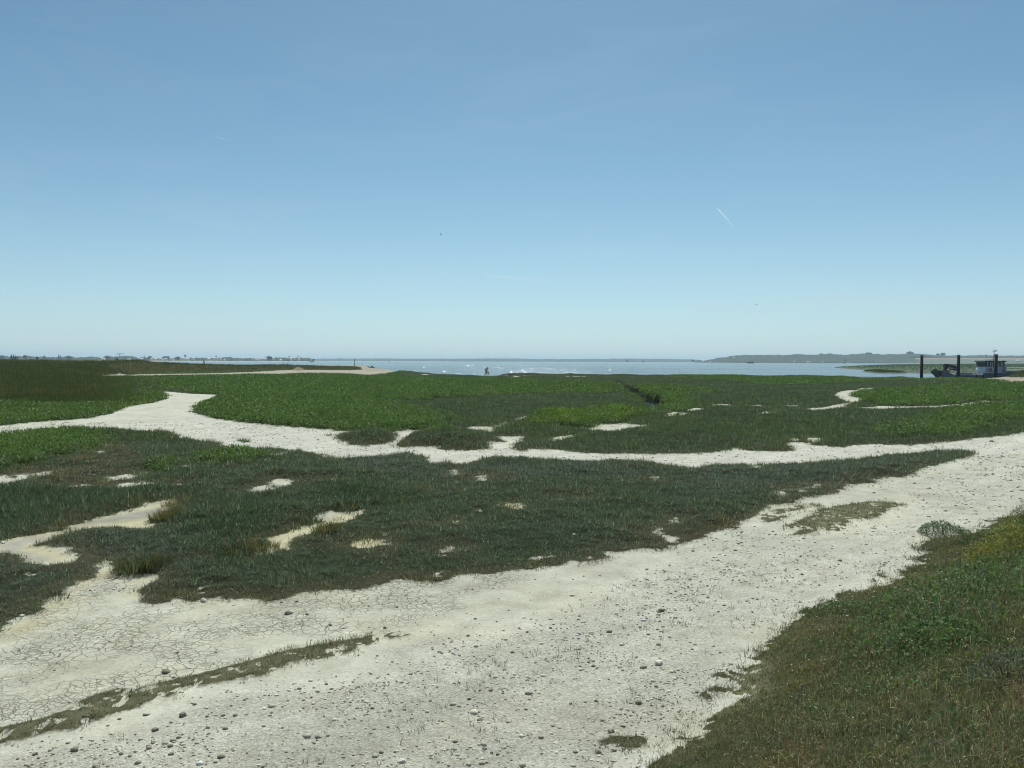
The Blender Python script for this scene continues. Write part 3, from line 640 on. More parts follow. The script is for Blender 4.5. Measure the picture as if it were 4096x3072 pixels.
turf, shrubs, dunes = [], [], []
bands = [(5.5, 10, 280, 13), (10, 14, 210, 13), (14, 20, 140, 11), (20, 30, 76, 10), (30, 45, 42, 9), (45, 70, 20, 8), (70, 110, 8.5, 7), (110, 175, 4, 7), (175, 275, 1.5, 6)]
C_TURF = np.array([.118, .168, .086]); C_BLUE = np.array([.136, .182, .120]); C_GREEN = np.array([.118, .200, .044]); C_BRIGHT = np.array([.155, .245, .040])
C_BROWN = np.array([.195, .165, .078]); C_DRY = np.array([.30, .26, .15]); C_DUNE = np.array([.088, .108, .033]); C_DEEP = np.array([.072, .126, .054])
for y0, y1, dens, nb in bands:
    x, y = scatter(y0, y1, dens, .68 if y0 < 100 else .66)
    veg = sample(VEG, x, y); bk = sample(INBANK, x, y); ld = sample(sd_land, x, y)
    keep = (veg + rng.normal(0, .22, len(x)) > .45) & (veg > .12) & (bk < .5) & (ld > .4)
    x, y = x[keep], y[keep]
    g, br, ta, ed = sample(GREEN, x, y), sample(BRIGHT, x, y), sample(TALL, x, y), sample(EDGE, x, y)
    n1 = fbm(x / 4.5, y / 4.5, 71, 4); n2 = fbm(x / 1.1, y / 1.1, 72, 3); n3 = fbm(x / 14, y / 14, 73, 3)
    s = np.clip(y / 13.0, .8, 9) ** .75
    sq = sample(SPARSE, x, y); dp, bl, oc = sample(DEEP, x, y), sample(BLUE, x, y), sample(OCHRE, x, y)
    tc = lerp3(np.repeat(C_TURF[None], len(x), 0), C_BLUE, np.clip(sstep(-.1, .5, n1) * .6 + bl, 0, 1))
    tc = lerp3(tc, C_DEEP, np.clip(sstep(.1, .5, n3) * .6 + dp, 0, 1) * (1 - bl * .7))
    tc = lerp3(tc, C_BROWN, np.clip(sstep(.15, .7, n2 - n1 * .3) * .28 + ed ** 2 * .55 * sstep(-.35, .25, n1 + .5 * n2) + oc * (.40 + .35 * n2), 0, .9))
    tc = lerp3(tc, np.array([.088, .142, .048]) * (1 + .3 * n2[:, None]), sstep(25, 34, y) * .65 * (1 - oc * .5))
    tc = lerp3(tc, np.array([.215, .24, .125]), sq * .85)
    tc = lerp3(tc, C_GREEN * (1 + .25 * n2[:, None]), np.clip(g * 1.15, 0, 1) * (1 - .35 * sstep(.2, .6, n1)))
    tc = lerp3(tc, C_BRIGHT, br)
    td = lerp3(np.repeat(C_DUNE[None], len(x), 0), np.array([.068, .098, .028]), sstep(-.3, .4, n1 + n2 * .5))
    td = lerp3(td, np.array([.14, .125, .048]), sstep(.3, .7, n3 - n2 * .4))
    tc = lerp3(tc, td, ta)
    # green succulents are built of broad leaves, turf and dune of blades
    isg = (g > .5) & (ta < .5); ist = ta >= .5; ism = ~isg & ~ist
    for sel, kind in ((ism, 0), (isg, 1), (ist, 2)):
        k = np.where(sel)[0]
        if len(k) == 0: continue
        rep = np.repeat(k, nb if kind != 1 else nb + 2)
        n = len(rep); sc = s[rep]
        rad = (.045 if kind == 0 else .07) * sc
        ang = rng.uniform(0, 2 * np.pi, n); rr = np.sqrt(rng.random(n)) * rad * 1.5
        bx, by = x[rep] + rr * np.cos(ang), y[rep] + rr * np.sin(ang)
        bz = sample(Z, bx, by) - .01
        P = np.stack([bx, by, bz], -1)
        ct = jitter(tc[rep], .26)
        if kind == 0:
            big = np.exp(rng.normal(0, .25, len(x)))[rep]
            hh = (.058 + .035 * rng.random(n)) * big * np.clip(sc, .8, 2.2) * (1 - .15 * ed[rep])
            hh *= (1 - .30 * sq[rep]) * (1 + .45 * dp[rep]) * (1 - .25 * oc[rep]) * (.8 + .5 * sstep(-.3, .5, n2[rep]))
            deadf = rng.random(n) < .05 + .05 * ed[rep] + .06 * oc[rep]
            ct[deadf] = jitter(np.repeat(C_DRY[None], deadf.sum(), 0), .25)
            pal = rng.random(n) < .09 - .06 * sstep(22, 34, y[rep]); ct[pal] = jitter(np.repeat(np.array([[.30, .34, .24]]), pal.sum(), 0), .3)
            turf.append(blades(P, ang + rng.normal(0, .5, n), np.abs(rng.normal(.85, .38, n)), hh, .0115 * sc * rng.uniform(.6, 1.4, n), ct, 1))
        elif kind == 1:
            top = .16 * np.clip(sc, .8, 1.5)
            P[:, 2] += top * rng.random(n) ** .7 * rng.uniform(.5, 1, len(x))[rep]
            ct[rng.random(n) < .025] = (.42, .42, .36)
            shrubs.append(leaves(P, rng.uniform(0, 2 * np.pi, n), rng.uniform(-.1, 1.3, n), .042 * sc * rng.uniform(.7, 1.4, n), .022 * sc, ct))
        else:
            hh = (.24 + .2 * rng.random(n)) * np.clip(sc / 3.5, .8, 1.6)
            ct[rng.random(n) < .03] = (.34, .30, .12)
            dunes.append(blades(P, ang, np.abs(rng.normal(.35, .25, n)), hh, .011 * sc * rng.uniform(.7, 1.3, n), ct, 1))
v, f, c = join(turf); turf_o = link('marsh_turf', np_mesh('marsh_turf', v, f, cols={'tint': c}), GRASS)
tag(turf_o, 'short grey green turf covering the salt marsh between the pale paths', 'grass', kind='stuff')
v, f, c = join(shrubs); sh_o = link('sea_purslane', np_mesh('sea_purslane', v, f, cols={'tint': c}), LEAF)
tag(sh_o, 'bright green leafy ground cover in cushions across the middle of the marsh', 'ground cover', kind='stuff')
v, f, c = join(dunes); du_o = link('dune_grass', np_mesh('dune_grass', v, f, cols={'tint': c}), GRASS)
tag(du_o, 'tall brownish grass on the dune along the left skyline', 'grass', kind='stuff')

# --- the bank in the foreground
def scatter_box(n, x0, x1, y0, y1):
    return rng.uniform(x0, x1, n), rng.uniform(y0, y1, n)
bank = []
x, y = scatter_box(150000, -1.5, 16, 2.2, 24)
pr = np.clip(6.5 / np.hypot(x, y), .12, 1) ** 1.3
keep = (rng.random(len(x)) < pr) & (np.abs(x) < .72 * y + 1.5); x, y = x[keep], y[keep]
sdk = sample(sd_bank, x, y); veg = sample(VEG, x, y)
keep = (sdk > -.12) & (veg + rng.normal(0, .25, len(x)) > .5); x, y, sdk = x[keep], y[keep], sdk[keep]
n1 = fbm(x / 1.5, y / 1.5, 81, 4); n2 = fbm(x / .5, y / .5, 82, 3)
green = np.clip(sstep(5.0, 8.5, y + 1.5 * n1) * sstep(.5, 1.3, sdk) + sstep(.35, .6, n1) * .8, 0, 1)
low = sstep(1.2, .2, sdk); n3b = fbm(x / .9, y / .9, 84, 4); n4b = fbm(x / .45, y / .45, 85, 3)
for sub in range(10):
    m = len(x); ang = rng.uniform(0, 2 * np.pi, m); rr = np.sqrt(rng.random(m)) * .05
    bx, by = x + rr * np.cos(ang), y + rr * np.sin(ang)
    P = np.stack([bx, by, sample(Z, bx, by) - .01], -1)
    leafy = rng.random(m) < green * .28
    t0 = lerp3(np.repeat(np.array([[.125, .160, .055]]), m, 0), np.array([.20, .165, .075]), np.clip(sstep(-.25, .5, n2 - n1 - green) * (1 - low * .6), 0, 1))
    t0 = lerp3(t0, np.array([.090, .155, .045]), green * .8)
    t0 = lerp3(t0, np.array([.24, .18, .065]), sstep(.15, .5, n3b) * (1 - green) * .8)
    t0 = lerp3(t0, np.array([.090, .135, .070]), sstep(.1, .5, -n3b) * .7)
    t0 = lerp3(t0, np.array([.21, .215, .05]), sstep(.30, .5, n4b) * .7)
    straw = rng.random(m) < (.24 - .10 * green)
    t0[straw] = (.36, .31, .18)
    ct = jitter(t0, .30)
    k = ~leafy
    hh = (.06 + .13 * rng.random(m) ** 1.8) * (.3 + .7 * sstep(.0, 1.6, sdk)) * np.exp(rng.normal(0, .2, m))
    dsc = np.clip(np.hypot(x, y) / 6, .8, 2.5)
    bank.append(blades(P[k], ang[k], np.abs(rng.normal(.8, .45, k.sum())), hh[k], (.0036 * dsc * rng.uniform(.5, 1.5, m))[k], ct[k], 2, .55))
    k = leafy
    Pl = P[k].copy(); Pl[:, 2] += rng.random(k.sum()) ** .8 * .16 * sstep(.1, 1.3, sdk[k])
    bank.append(leaves(Pl, rng.uniform(0, 6.283, k.sum()), rng.uniform(-.3, 1.2, k.sum()), .022 * dsc[k] * rng.uniform(.6, 1.5, k.sum()), .012 * dsc[k], jitter(np.repeat(np.array([[.100, .175, .052]]), k.sum(), 0), .3)))
# pale chaff, tiny dry heads and leaves
x, y = scatter_box(90000, -1.5, 15, 2.4, 20)
keep = rng.random(len(x)) < np.clip(5.5 / np.hypot(x, y), .1, 1) ** 1.4; x, y = x[keep], y[keep]
keep = (sample(sd_bank, x, y) > .3) & (np.abs(x) < .72 * y + 1.5) & (fbm(x / .8, y / .8, 88, 4) + .3 * rng.normal(0, 1, len(x)) > -.05); x, y = x[keep], y[keep]; m = len(x)
bank.append(leaves(np.stack([x, y, sample(Z, x, y) + rng.uniform(.05, .16, m)], -1), rng.uniform(0, 6.283, m), rng.uniform(-.4, 1.2, m), rng.uniform(.008, .020, m) * np.clip(np.hypot(x, y) / 6, .8, 2), rng.uniform(.005, .010, m) * np.clip(np.hypot(x, y) / 6, .8, 2), jitter(np.repeat(np.array([[.42, .41, .31]]), m, 0), .3)))
# short dense turf along the foot of the bank
x, y = scatter_box(420000, -1.5, 15, 3.0, 22)
keep = rng.random(len(x)) < np.clip(6.5 / np.hypot(x, y), .12, 1) ** 1.2; x, y = x[keep], y[keep]
sdk = sample(sd_bank, x, y); veg = sample(VEG, x, y)
keep = (sdk > -.10) & (sdk < 1.5) & (np.abs(x) < .72 * y + 1.5) & (veg + rng.normal(0, .3, len(x)) > .5) & (veg > .06); x, y, sdk = x[keep], y[keep], sdk[keep]
n1 = fbm(x / .6, y / .6, 87, 3)
for sub in range(5):
    m = len(x); ang = rng.uniform(0, 6.283, m); bx, by = x + rng.normal(0, .02, m), y + rng.normal(0, .02, m)
    t0 = lerp3(np.repeat(np.array([[.120, .160, .066]]), m, 0), np.array([.22, .185, .085]), sstep(-.2, .5, n1 + .25 * rng.normal(0, 1, m)))
    bank.append(blades(np.stack([bx, by, sample(Z, bx, by) - .004], -1), ang, np.abs(rng.normal(.9, .4, m)), .022 + .035 * rng.random(m), .0042 * np.clip(np.hypot(x, y) / 6, .8, 2.5), jitter(t0, .3), 1))
# thin dry flower stalks standing over the grass
x, y = scatter_box(16000, -1.0, 14, 2.4, 18)
sdk = sample(sd_bank, x, y); n1 = fbm(x / 1.2, y / 1.2, 83, 3)
keep = (sdk > .9) & (rng.random(len(x)) < np.clip(.30 + .8 * n1, .02, 1) * np.clip(5.5 / np.hypot(x, y), 0, 1)); x, y = x[keep], y[keep]
m = len(x); az = rng.uniform(0, 6.283, m)
P = np.stack([x, y, sample(Z, x, y)], -1)
hh = rng.uniform(.18, .42, m); ln = np.abs(rng.normal(.22, .2, m))
tn = jitter(np.repeat(np.array([[.19, .135, .08]]), m, 0), .3)
bank.append(blades(P, az, ln, hh, np.full(m, .0045), tn, 2, .25))
for q in range(9):                                   # seed heads
    tt = rng.uniform(.72, 1.0, m)
    Q = P + np.stack([np.sin(ln) * np.cos(az), np.sin(ln) * np.sin(az), np.cos(ln)], -1) * (hh * tt)[:, None] + rng.normal(0, .008, (m, 3))
    bank.append(leaves(Q, rng.uniform(0, 6.283, m), rng.uniform(0, 1.4, m), rng.uniform(.010, .022, m), np.full(m, .007), jitter(np.repeat(np.array([[.17, .11, .065]]), m, 0), .4)))
v, f, c = join(bank); bank_o = link('bank_grass', np_mesh('bank_grass', v, f, cols={'tint': c}), GRASS)
tag(bank_o, 'rough grass and weeds, half dried brown, on the bank in the right foreground', 'grass', kind='stuff')

# --- single plants that stand out
def grass_clump(px, py, r, h, n, tintc, label, group, lean=.55, w=.008):
    c = ground_hit(px, py)
    a = rng.uniform(0, 6.283, n); rr = np.sqrt(rng.random(n)) * r
    bx, by = c.x + rr * np.cos(a), c.y + rr * np.sin(a)
    P = np.stack([bx - c.x, by - c.y, sample(Z, bx, by) - c.z - .01], -1)
    t = jitter(np.repeat(np.array([tintc]), n, 0), .3)
    d = rng.random(n) < .2; t[d] = jitter(np.repeat(np.array([[.26, .23, .09]]), d.sum(), 0), .2)
    v, f, cc = blades(P, a + rng.normal(0, .5, n), np.abs(rng.normal(lean, .25, n)), h * rng.uniform(.55, 1.1, n), w * rng.uniform(.7, 1.3, n), t, 2, .5)
    o = link('grass_clump', np_mesh('grass_clump', v, f, cols={'tint': cc}), GRASS); o.location = c
    tag(o, label, 'grass clump', group)
    return o
YG = (.135, .140, .045); DG = (.070, .100, .042)
cl = 'grass clumps at the edges of the mud hollows'
for (q, r, h, n, t, lab) in [
    (A((1045, 905))[0], .30, .26, 420, YG, 'yellowish spiky grass clump at the right end of the long mud hollow on the left'),
    (A((1110, 830))[0], .28, .22, 260, YG, 'thin yellowish grass clump above the head of the long left mud hollow'),
    (A((860, 1225))[0], .34, .30, 480, DG, 'coarse dark green grass clump at the top of the cracked mud, lower left'),
    (A((960, 1215))[0], .26, .28, 330, DG, 'dark grass clump right beside the coarse clump above the cracked mud'),
    (A((1480, 1130))[0], .30, .24, 300, DG, 'dark green grass clump at the lower end of the narrow middle mud strip'),
    (A((1650, 1095))[0], .30, .24, 320, YG, 'olive grass clump at the lower right side of the narrow middle mud strip'),
    (A((2060, 985))[0], .26, .24, 340, YG, 'yellow green grass clump inside the bend of the middle mud strip'),
    (A((1960, 925))[0], .24, .20, 220, DG, 'small dark grass clump on the upper part of the middle mud strip'),
    (B((1160, 838))[0], .20, .18, 120, YG, 'sparse grass clump on the small sandy hollow in mid meadow'),
    (B((260, 1058))[0], .26, .16, 120, YG, 'sparse straw coloured grass clump on the oval sandy hollow'),
    (A((350, 1415))[0], .16, .12, 70, DG, 'tiny sparse grass clump on the yellow mud rim at the far lower left'),
    (B((150, 850))[0], .26, .24, 220, DG, 'grass clump overhanging the upper tip of the middle mud strip'),
    (B((420, 800))[0], .45, .22, 320, (.075, .11, .055), 'loose tall pale green grass clump in the meadow right of the middle mud strip'),
]: grass_clump(q[0], q[1], r, h, n, t, lab, cl)

def bush(px, py, r, h, n, tintc, name, label, ls=.05, stems=8, dep=None):
    c = ground_hit(px, py)
    a = rng.uniform(0, 6.283, n); rr = np.sqrt(rng.random(n)) * r
    e = rng.random(n) ** .6 * h * np.sqrt(np.clip(1 - (rr / r) ** 2, .05, 1)) * (1 + .3 * fbm(rr * np.cos(a) * 6, rr * np.sin(a) * 6, 5, 2))
    gx, gy = c.x + rr * np.cos(a), c.y + rr * np.sin(a)
    P = np.stack([gx - c.x, gy - c.y, sample(Z, gx, gy) - c.z + e], -1)
    v, f, cc = leaves(P, a + rng.normal(0, .8, n), rng.uniform(-.2, 1.3, n), ls * rng.uniform(.6, 1.5, n), ls * .5 * rng.uniform(.7, 1.2, n), jitter(np.repeat(np.array([tintc]), n, 0), .35))
    root = empty(name, c)
    link('foliage', np_mesh('foliage', v, f, cols={'tint': cc}), LEAF, root)
    b = MB()
    for k in range(stems):
        an = k * 2.4; rad = r * .5 * ((k + 1) / stems)
        b.tube((0, 0, -.03), (rad * math.cos(an), rad * math.sin(an), h * .6), .006, .003, 5)
    b.build('stem', STEM, root)
    tag(root, label, 'bush')
    return root
STEM = mat('dry_stem', (.16, .12, .07), .9)
q = G((1660, 215))[0]; bush(q[0], q[1], .40, .22, 2200, (.11, .16, .07), 'low_bush', 'small round green bush on the pale track beside the grassy bank', .035)
q = G((2160, 330))[0]; bush(q[0], q[1], .75, .5, 5000, (.23, .235, .045), 'yellow_bush', 'yellow green bush at the right edge of the photo on the bank', .03, 14)
q = G((2165, 120))[0]; bush(q[0], q[1], .3, .25, 1300, (.12, .165, .05), 'green_bush', 'green bush on the skyline of the bank at the right edge, above the yellow bush', .03, 10)
q = G((1560, 900))[0]; bush(q[0], q[1], .42, .20, 1100, (.085, .165, .045), 'weed_patch', 'low fresh green leafy weed in the middle of the brown bank', .034, 8)
q = G((2060, 1120))[0]; bush(q[0], q[1], .32, .22, 1300, (.10, .135, .085), 'thistle_bush', 'dark grey green thistly bush near the right edge of the bank', .024, 12)
q = G((1000, 680))[0]; bush(q[0], q[1], .35, .10, 1500, (.10, .16, .05), 'creeping_weed', 'low leafy weed at the foot of the bank beside the pale track', .024, 6)

def stalk(px, py, h, label, lean=.1):
    c = ground_hit(px, py)
    b = MB(); t = Vector((-lean * h, 0, h))
    b.tube((0, 0, -.05), t * .6, .0045, .0038, 6); b.tube(t * .6, t, .0038, .0025, 6)
    o = empty('dry_stalk', c); b.build('stem', STRAW, o)
    s = MB()
    for k in range(16):
        u = .82 + .2 * k / 16
        s.ball(t * u + Vector((random.gauss(0, .006), random.gauss(0, .006), 0)), .007, 1, (1, 1, 2.2))
    s.build('seed_head', STRAW, o)
    tag(o, label, 'stalk', 'tall dry stalks on the bank')
STRAW = mat('straw', (.42, .36, .22), .8)
for q, h, lab, l in [((1770, 705), .55, 'tallest pale dry stalk standing up from the grassy bank', .02), ((1880, 620), .32, 'shorter dry stalk just right of the tallest stalk on the bank', -.1), ((750, 1290), .20, 'short pale stalk leaning at the foot of the bank by the track', -.3), ((1335, 1020), .22, 'dry stalk in the middle of the brown lower bank', .1), ((1690, 545), .36, 'dark thin dry stalk left of the tallest stalk on the bank', .05), ((2000, 960), .42, 'pale dry stalk beside the dark thistly bush on the bank', .12)]:
    p = G(q)[0]; stalk(p[0], p[1], h, lab, l)

# ------------------------------------------------------------------ stones
def pebble_verts(k, sub):
    bm = bmesh.new(); bmesh.ops.create_icosphere(bm, subdivisions=sub, radius=1)
    r = np.random.default_rng(k)
    ax = np.array([1, r.uniform(.65, .95), r.uniform(.42, .72)])
    V = np.array([v.co[:] for v in bm.verts])
    ph = r.uniform(0, 6, 3); fq = r.uniform(1.2, 2.4, 3)
    d = 1 + .16 * np.sin(V[:, 0] * fq[0] * 2 + ph[0]) * np.cos(V[:, 1] * fq[1] * 2 + ph[1]) + .09 * np.sin(V[:, 2] * fq[2] * 3 + ph[2] + V[:, 0] * 3)
    V = V * d[:, None] * ax
    Fa = np.array([[v.index for v in f.verts] for f in bm.faces]); bm.free()
    return V, Fa
def stone_mat(name, c):
    m = mat(name, c, .85, .35, 9.0, spec=.2); return m
S_GREY = stone_mat('grey_stone', (.31, .285, .215)); S_DARK = stone_mat('dark_stone', (.24, .22, .17)); S_PALE = stone_mat('pale_stone', (.46, .44, .36)); S_WHITE = stone_mat('white_stone', (.70, .68, .59))
protos = []
for k in range(9):
    V, Fa = pebble_verts(100 + k, 3)
    protos.append(np_mesh('stone', V, Fa, True))
mats = [S_GREY, S_DARK, S_PALE, S_GREY, S_DARK, S_GREY, S_PALE, S_DARK, S_GREY]
for me, m_ in zip(protos, mats): me.materials.append(m_)
def put_stone(px, py, wpx, k, label, group=None, sink=.22, name='stone'):
    c = ground_hit(px, py); d = (Vector(CAM) - c).length
    r = .5 * wpx / F * d
    o = bpy.data.objects.new(name, protos[k % 9]); col.objects.link(o)
    zext = max(v.co.z for v in protos[k % 9].vertices)
    o.location = (c.x, c.y, c.z + r * zext * sink); o.scale = (r, r, r)
    o.rotation_euler = (random.uniform(-.3, .3), random.uniform(-.3, .3), random.uniform(0, 6.28))
    tag(o, label, 'stone', group)
    return o
def special(px, py, w, m_, label, k):
    o = put_stone(px, py, w, k, label)
    o.data = o.data.copy(); o.data.materials.clear(); o.data.materials.append(m_)
f1 = lambda u, v: Fc((u, v))[0]; e1 = lambda u, v: E((u, v))[0]; a1 = lambda u, v: A((u, v))[0]; c1_ = lambda u, v: Cc((u, v))[0]
special(*f1(2112, 728), 36, S_WHITE, 'large pale white stone lying alone on the gravelly track right of centre', 2)
special(*f1(487, 1345), 30, S_WHITE, 'round white stone at the bottom edge of the photo, left of centre', 0)
special(*f1(1810, 1152), 26, S_DARK, 'large dark round stone near the foot of the bank, upper one of two', 4)
special(*f1(1727, 1286), 26, S_GREY, 'large grey standing stone near the foot of the bank, lower one of two', 0)
special(*f1(980, 1077), 22, S_DARK, 'dark round stone alone in the lower middle of the track', 1)
special(*f1(1047, 888), 20, S_DARK, 'dark pointed stone in the middle of the track', 7)
special(*e1(1052, 778), 28, S_DARK, 'rough dark stone on the cracked mud just above the strip of grass', 4)
special(*e1(1825, 407), 30, S_DARK, 'wide dark flat stone on the cracked mud below the meadow edge', 7)
special(*e1(925, 1045), 25, S_PALE, 'pale stone with dark underside below the strip of grass', 6)
special(*e1(1155, 1048), 28, S_DARK, 'dark wide stone below the strip of grass', 5)
special(*e1(1285, 322), 28, S_WHITE, 'white flat stone against the lower edge of the meadow turf', 2)
special(*e1(1080, 1292), 22, S_DARK, 'dark stone near the bottom left among the gravel', 3)
special(*e1(980, 1140), 24, S_DARK, 'dark lumpy stone at the upper rim of the bottom gravel patch', 8)
special(*a1(20, 1065), 18, S_WHITE, 'white stone at the left edge of the photo in the mud hollow', 2)
special(*c1_(2008, 424), 15, S_DARK, 'single dark block of stone on the bright path at the far right', 4)
special(*e1(140, 418), 16, S_WHITE, 'small white stone on the yellow mud at the lower left turf edge', 0)
special(*B((1573, 1012))[0], 15, S_WHITE, 'white lump of stone in the turf right of centre', 2)
special(*B((125, 572))[0], 12, S_WHITE, 'small white stone in the turf below the middle path', 6)
special(*Cc((558, 377))[0], 9, S_WHITE, 'tiny white stone in the dark turf above the right path', 6)
special(*G((1075, 720))[0], 12, S_WHITE, 'white stone lying in the grass on the lower slope of the bank', 2)
special(*G((350, 1020))[0], 17, S_PALE, 'pale stone beside the ragged weeds at the foot of the bank', 6)

EL = [(683, 186), (718, 178), (712, 197), (785, 248), (570, 262), (600, 258), (420, 543), (478, 543), (375, 508), (380, 548), (758, 528), (620, 625), (120, 638), (378, 637), (320, 650), (1042, 551), (1105, 724), (1200, 708), (345, 768), (490, 748), (210, 815), (1530, 481), (2090, 478), (2170, 497), (1575, 545), (1627, 543), (1530, 565), (2145, 572), (1968, 575), (1645, 650), (1910, 870), (1500, 958), (1430, 905), (1370, 958), (1230, 980), (700, 1167), (225, 1303), (205, 1268), (1060, 1120), (540, 1325), (1785, 1235), (2190, 1045), (1450, 1165), (1320, 1050), (1940, 415), (1875, 328), (1320, 412), (240, 435), (275, 470), (615, 825), (1650, 835), (415, 920), (290, 1352), (620, 560), (1120, 652)]
FL = [(627, 338), (967, 343), (455, 368), (278, 357), (512, 288), (930, 255), (1062, 247), (705, 417), (645, 434), (585, 482), (572, 463), (672, 525), (378, 497), (278, 497), (118, 497), (40, 480), (293, 522), (92, 573), (322, 594), (950, 440), (975, 472), (905, 550), (988, 606), (963, 573), (750, 596), (552, 663), (690, 672), (808, 660), (322, 690), (330, 672), (375, 672), (458, 725), (1185, 652), (1165, 602), (1222, 502), (1085, 460), (1328, 190), (1478, 210), (1635, 168), (1385, 155), (1463, 155), (1215, 287), (1380, 290), (1298, 320), (1160, 385), (1688, 235), (1682, 272), (1790, 300), (1860, 278), (2038, 272), (1608, 422), (1640, 460), (1610, 483), (1775, 502), (2015, 552), (1970, 575), (1905, 558), (1610, 628), (1727, 646), (1460, 580), (1550, 635), (1870, 748), (2110, 790), (1965, 690), (1722, 925), (1862, 886), (1960, 905), (2047, 907), (1715, 965), (1405, 978), (1552, 978), (1455, 1012), (1270, 1010), (1947, 1030), (1910, 1065), (2060, 1070), (1700, 1085), (1768, 1083), (1933, 1185), (1736, 1248), (1030, 736), (1097, 738), (1138, 714), (650, 770), (640, 790), (485, 842), (397, 842), (590, 875), (848, 848), (897, 846), (708, 872), (1195, 958), (1010, 985), (900, 985), (800, 1008), (583, 985), (140, 1042), (200, 1002), (125, 1090), (275, 1205), (1008, 1258), (555, 1282), (685, 1222), (765, 1208), (1085, 1130), (808, 1118), (335, 1303), (1980, 1350), (2090, 1185), (213, 868), (70, 808), (1120, 885), (1175, 1170)]
GL = [(70, 1142), (100, 1150), (50, 1055), (365, 748), (430, 748), (480, 742), (400, 640), (310, 655), (70, 588), (210, 608), (115, 735), (245, 910), (230, 965), (765, 435), (685, 482), (605, 372), (380, 412), (117, 320), (1265, 165), (500, 340), (1330, 385), (780, 635), (30, 655), (90, 1310), (25, 1360), (545, 920), (360, 935), (600, 540), (240, 660), (870, 545), (660, 675), (1505, 98), (1250, 400), (1170, 330), (1310, 315)]
cnt = 0
sg = 'loose grey stones scattered over the pale track'
sl = 'small loose grey stone lying on the pale dried mud of the track'
for L_, fn in ((EL, E), (FL, Fc), (GL, G)):
    for q in L_:
        p = fn(q)[0]
        put_stone(p[0], p[1], random.choice((4, 5, 6, 6, 7, 8, 9, 11, 14)) * (.75 + .5 * (p[1] - 2000) / 1000), random.choice((0, 1, 3, 4, 5, 7, 8, 2)), sl, sg); cnt += 1
        if cnt >= 255: break

# gravel, as one mass
gv_v, gv_f, gv_c, off = [], [], [], 0
small = [pebble_verts(200 + k, 1) for k in range(6)]
def strew(x, y, r, c):
    global off
    z = sample(Z, x, y); which = rng.integers(0, 6, len(x)); rot = rng.uniform(0, 6.283, len(x))
    for k in range(6):
        s_ = np.where(which == k)[0]
        if len(s_) == 0: continue
        V, Fa = small[k]
        cs, sn = np.cos(rot[s_])[:, None], np.sin(rot[s_])[:, None]
        X = (V[None, :, 0] * cs - V[None, :, 1] * sn) * r[s_][:, None] + x[s_][:, None]
        Y = (V[None, :, 0] * sn + V[None, :, 1] * cs) * r[s_][:, None] + y[s_][:, None]
        ZZ = (V[None, :, 2] * .9 + .12) * r[s_][:, None] + z[s_][:, None]
        gv_v.append(np.stack([X, Y, ZZ], -1).reshape(-1, 3))
        gv_f.append((Fa[None] + (np.arange(len(s_)) * len(V))[:, None, None]).reshape(-1, 3) + off)
        gv_c.append(np.repeat(c[s_], len(V), 0)); off += len(s_) * len(V)
for y0, y1, dens, r0 in ((4.5, 9, 420, .0098), (9, 14, 200, .0115), (14, 22, 80, .015), (22, 42, 60, .021)):
    x, y = scatter(y0, y1, dens, .68)
    g = sample(GRAV, x, y); b = sample(BARE, x, y); cl_ = fbm(x / .8, y / .8, 95, 4)
    keep = (b > .7) & (sample(INBANK, x, y) < .5) & (rng.random(len(x)) < np.maximum(g, .35 * (y > 20)) * np.clip(.5 + 1.5 * cl_, .03, 1) + .03)
    x, y = x[keep], y[keep]
    r = r0 * np.exp(rng.normal(-.1, .5, len(x)))
    c = np.array([.50, .475, .36])[None] * np.exp(rng.normal(-.1, .38, len(x)))[:, None]
    strew(x, y, np.clip(r, .004, .05), np.clip(c, .05, .75))
gm, nt, b = new_mat('gravel'); a = nt.nodes.new('ShaderNodeAttribute'); a.attribute_name = 'tint'
nt.links.new(a.outputs['Color'], b.inputs['Base Color']); b.inputs['Roughness'].default_value = .9; b.inputs['Specular IOR Level'].default_value = .15
go = link('gravel', np_mesh('gravel', np.vstack(gv_v), np.vstack(gv_f), True, cols={'tint': np.vstack(gv_c)}), gm)
tag(go, 'fine grey gravel strewn over the pale track', 'gravel', kind='stuff')

# little dry sprigs on the track near the bank
sp = []
x, y = scatter(4.8, 13, 26, .68)
keep = (sample(BARE, x, y) > .6) & (sample(sd_bank, x, y) > -2.6) & (sample(sd_bank, x, y) < 0) & (fbm(x / .7, y / .7, 97, 3) > .05); x, y = x[keep], y[keep]
xs = scatter(4.8, 10, 10, .68); k2 = (sample(BARE, *xs) > .6) & (fbm(xs[0] / 1.0, xs[1] / 1.0, 98, 3) > .1) & (sample(GRAV, *xs) > .5)
x, y = np.append(x, xs[0][k2]), np.append(y, xs[1][k2])
rep = np.repeat(np.arange(len(x)), 7); n = len(rep); ang = rng.uniform(0, 6.283, n)
bx, by = x[rep] + .02 * np.cos(ang), y[rep] + .02 * np.sin(ang)
P = np.stack([bx, by, sample(Z, bx, by)], -1)
t = lerp3(np.repeat(np.array([[.16, .13, .075]]), n, 0), np.array([.10, .12, .05]), rng.random(len(x))[rep])
v, f, c = blades(P, ang, np.abs(rng.normal(.8, .3, n)), rng.uniform(.03, .08, n), np.full(n, .005), jitter(t), 1)
tag(link('dry_weeds', np_mesh('dry_weeds', v, f, cols={'tint': c}), GRASS), 'tiny dry weeds dotted over the gravel near the bank', 'weeds', kind='stuff')
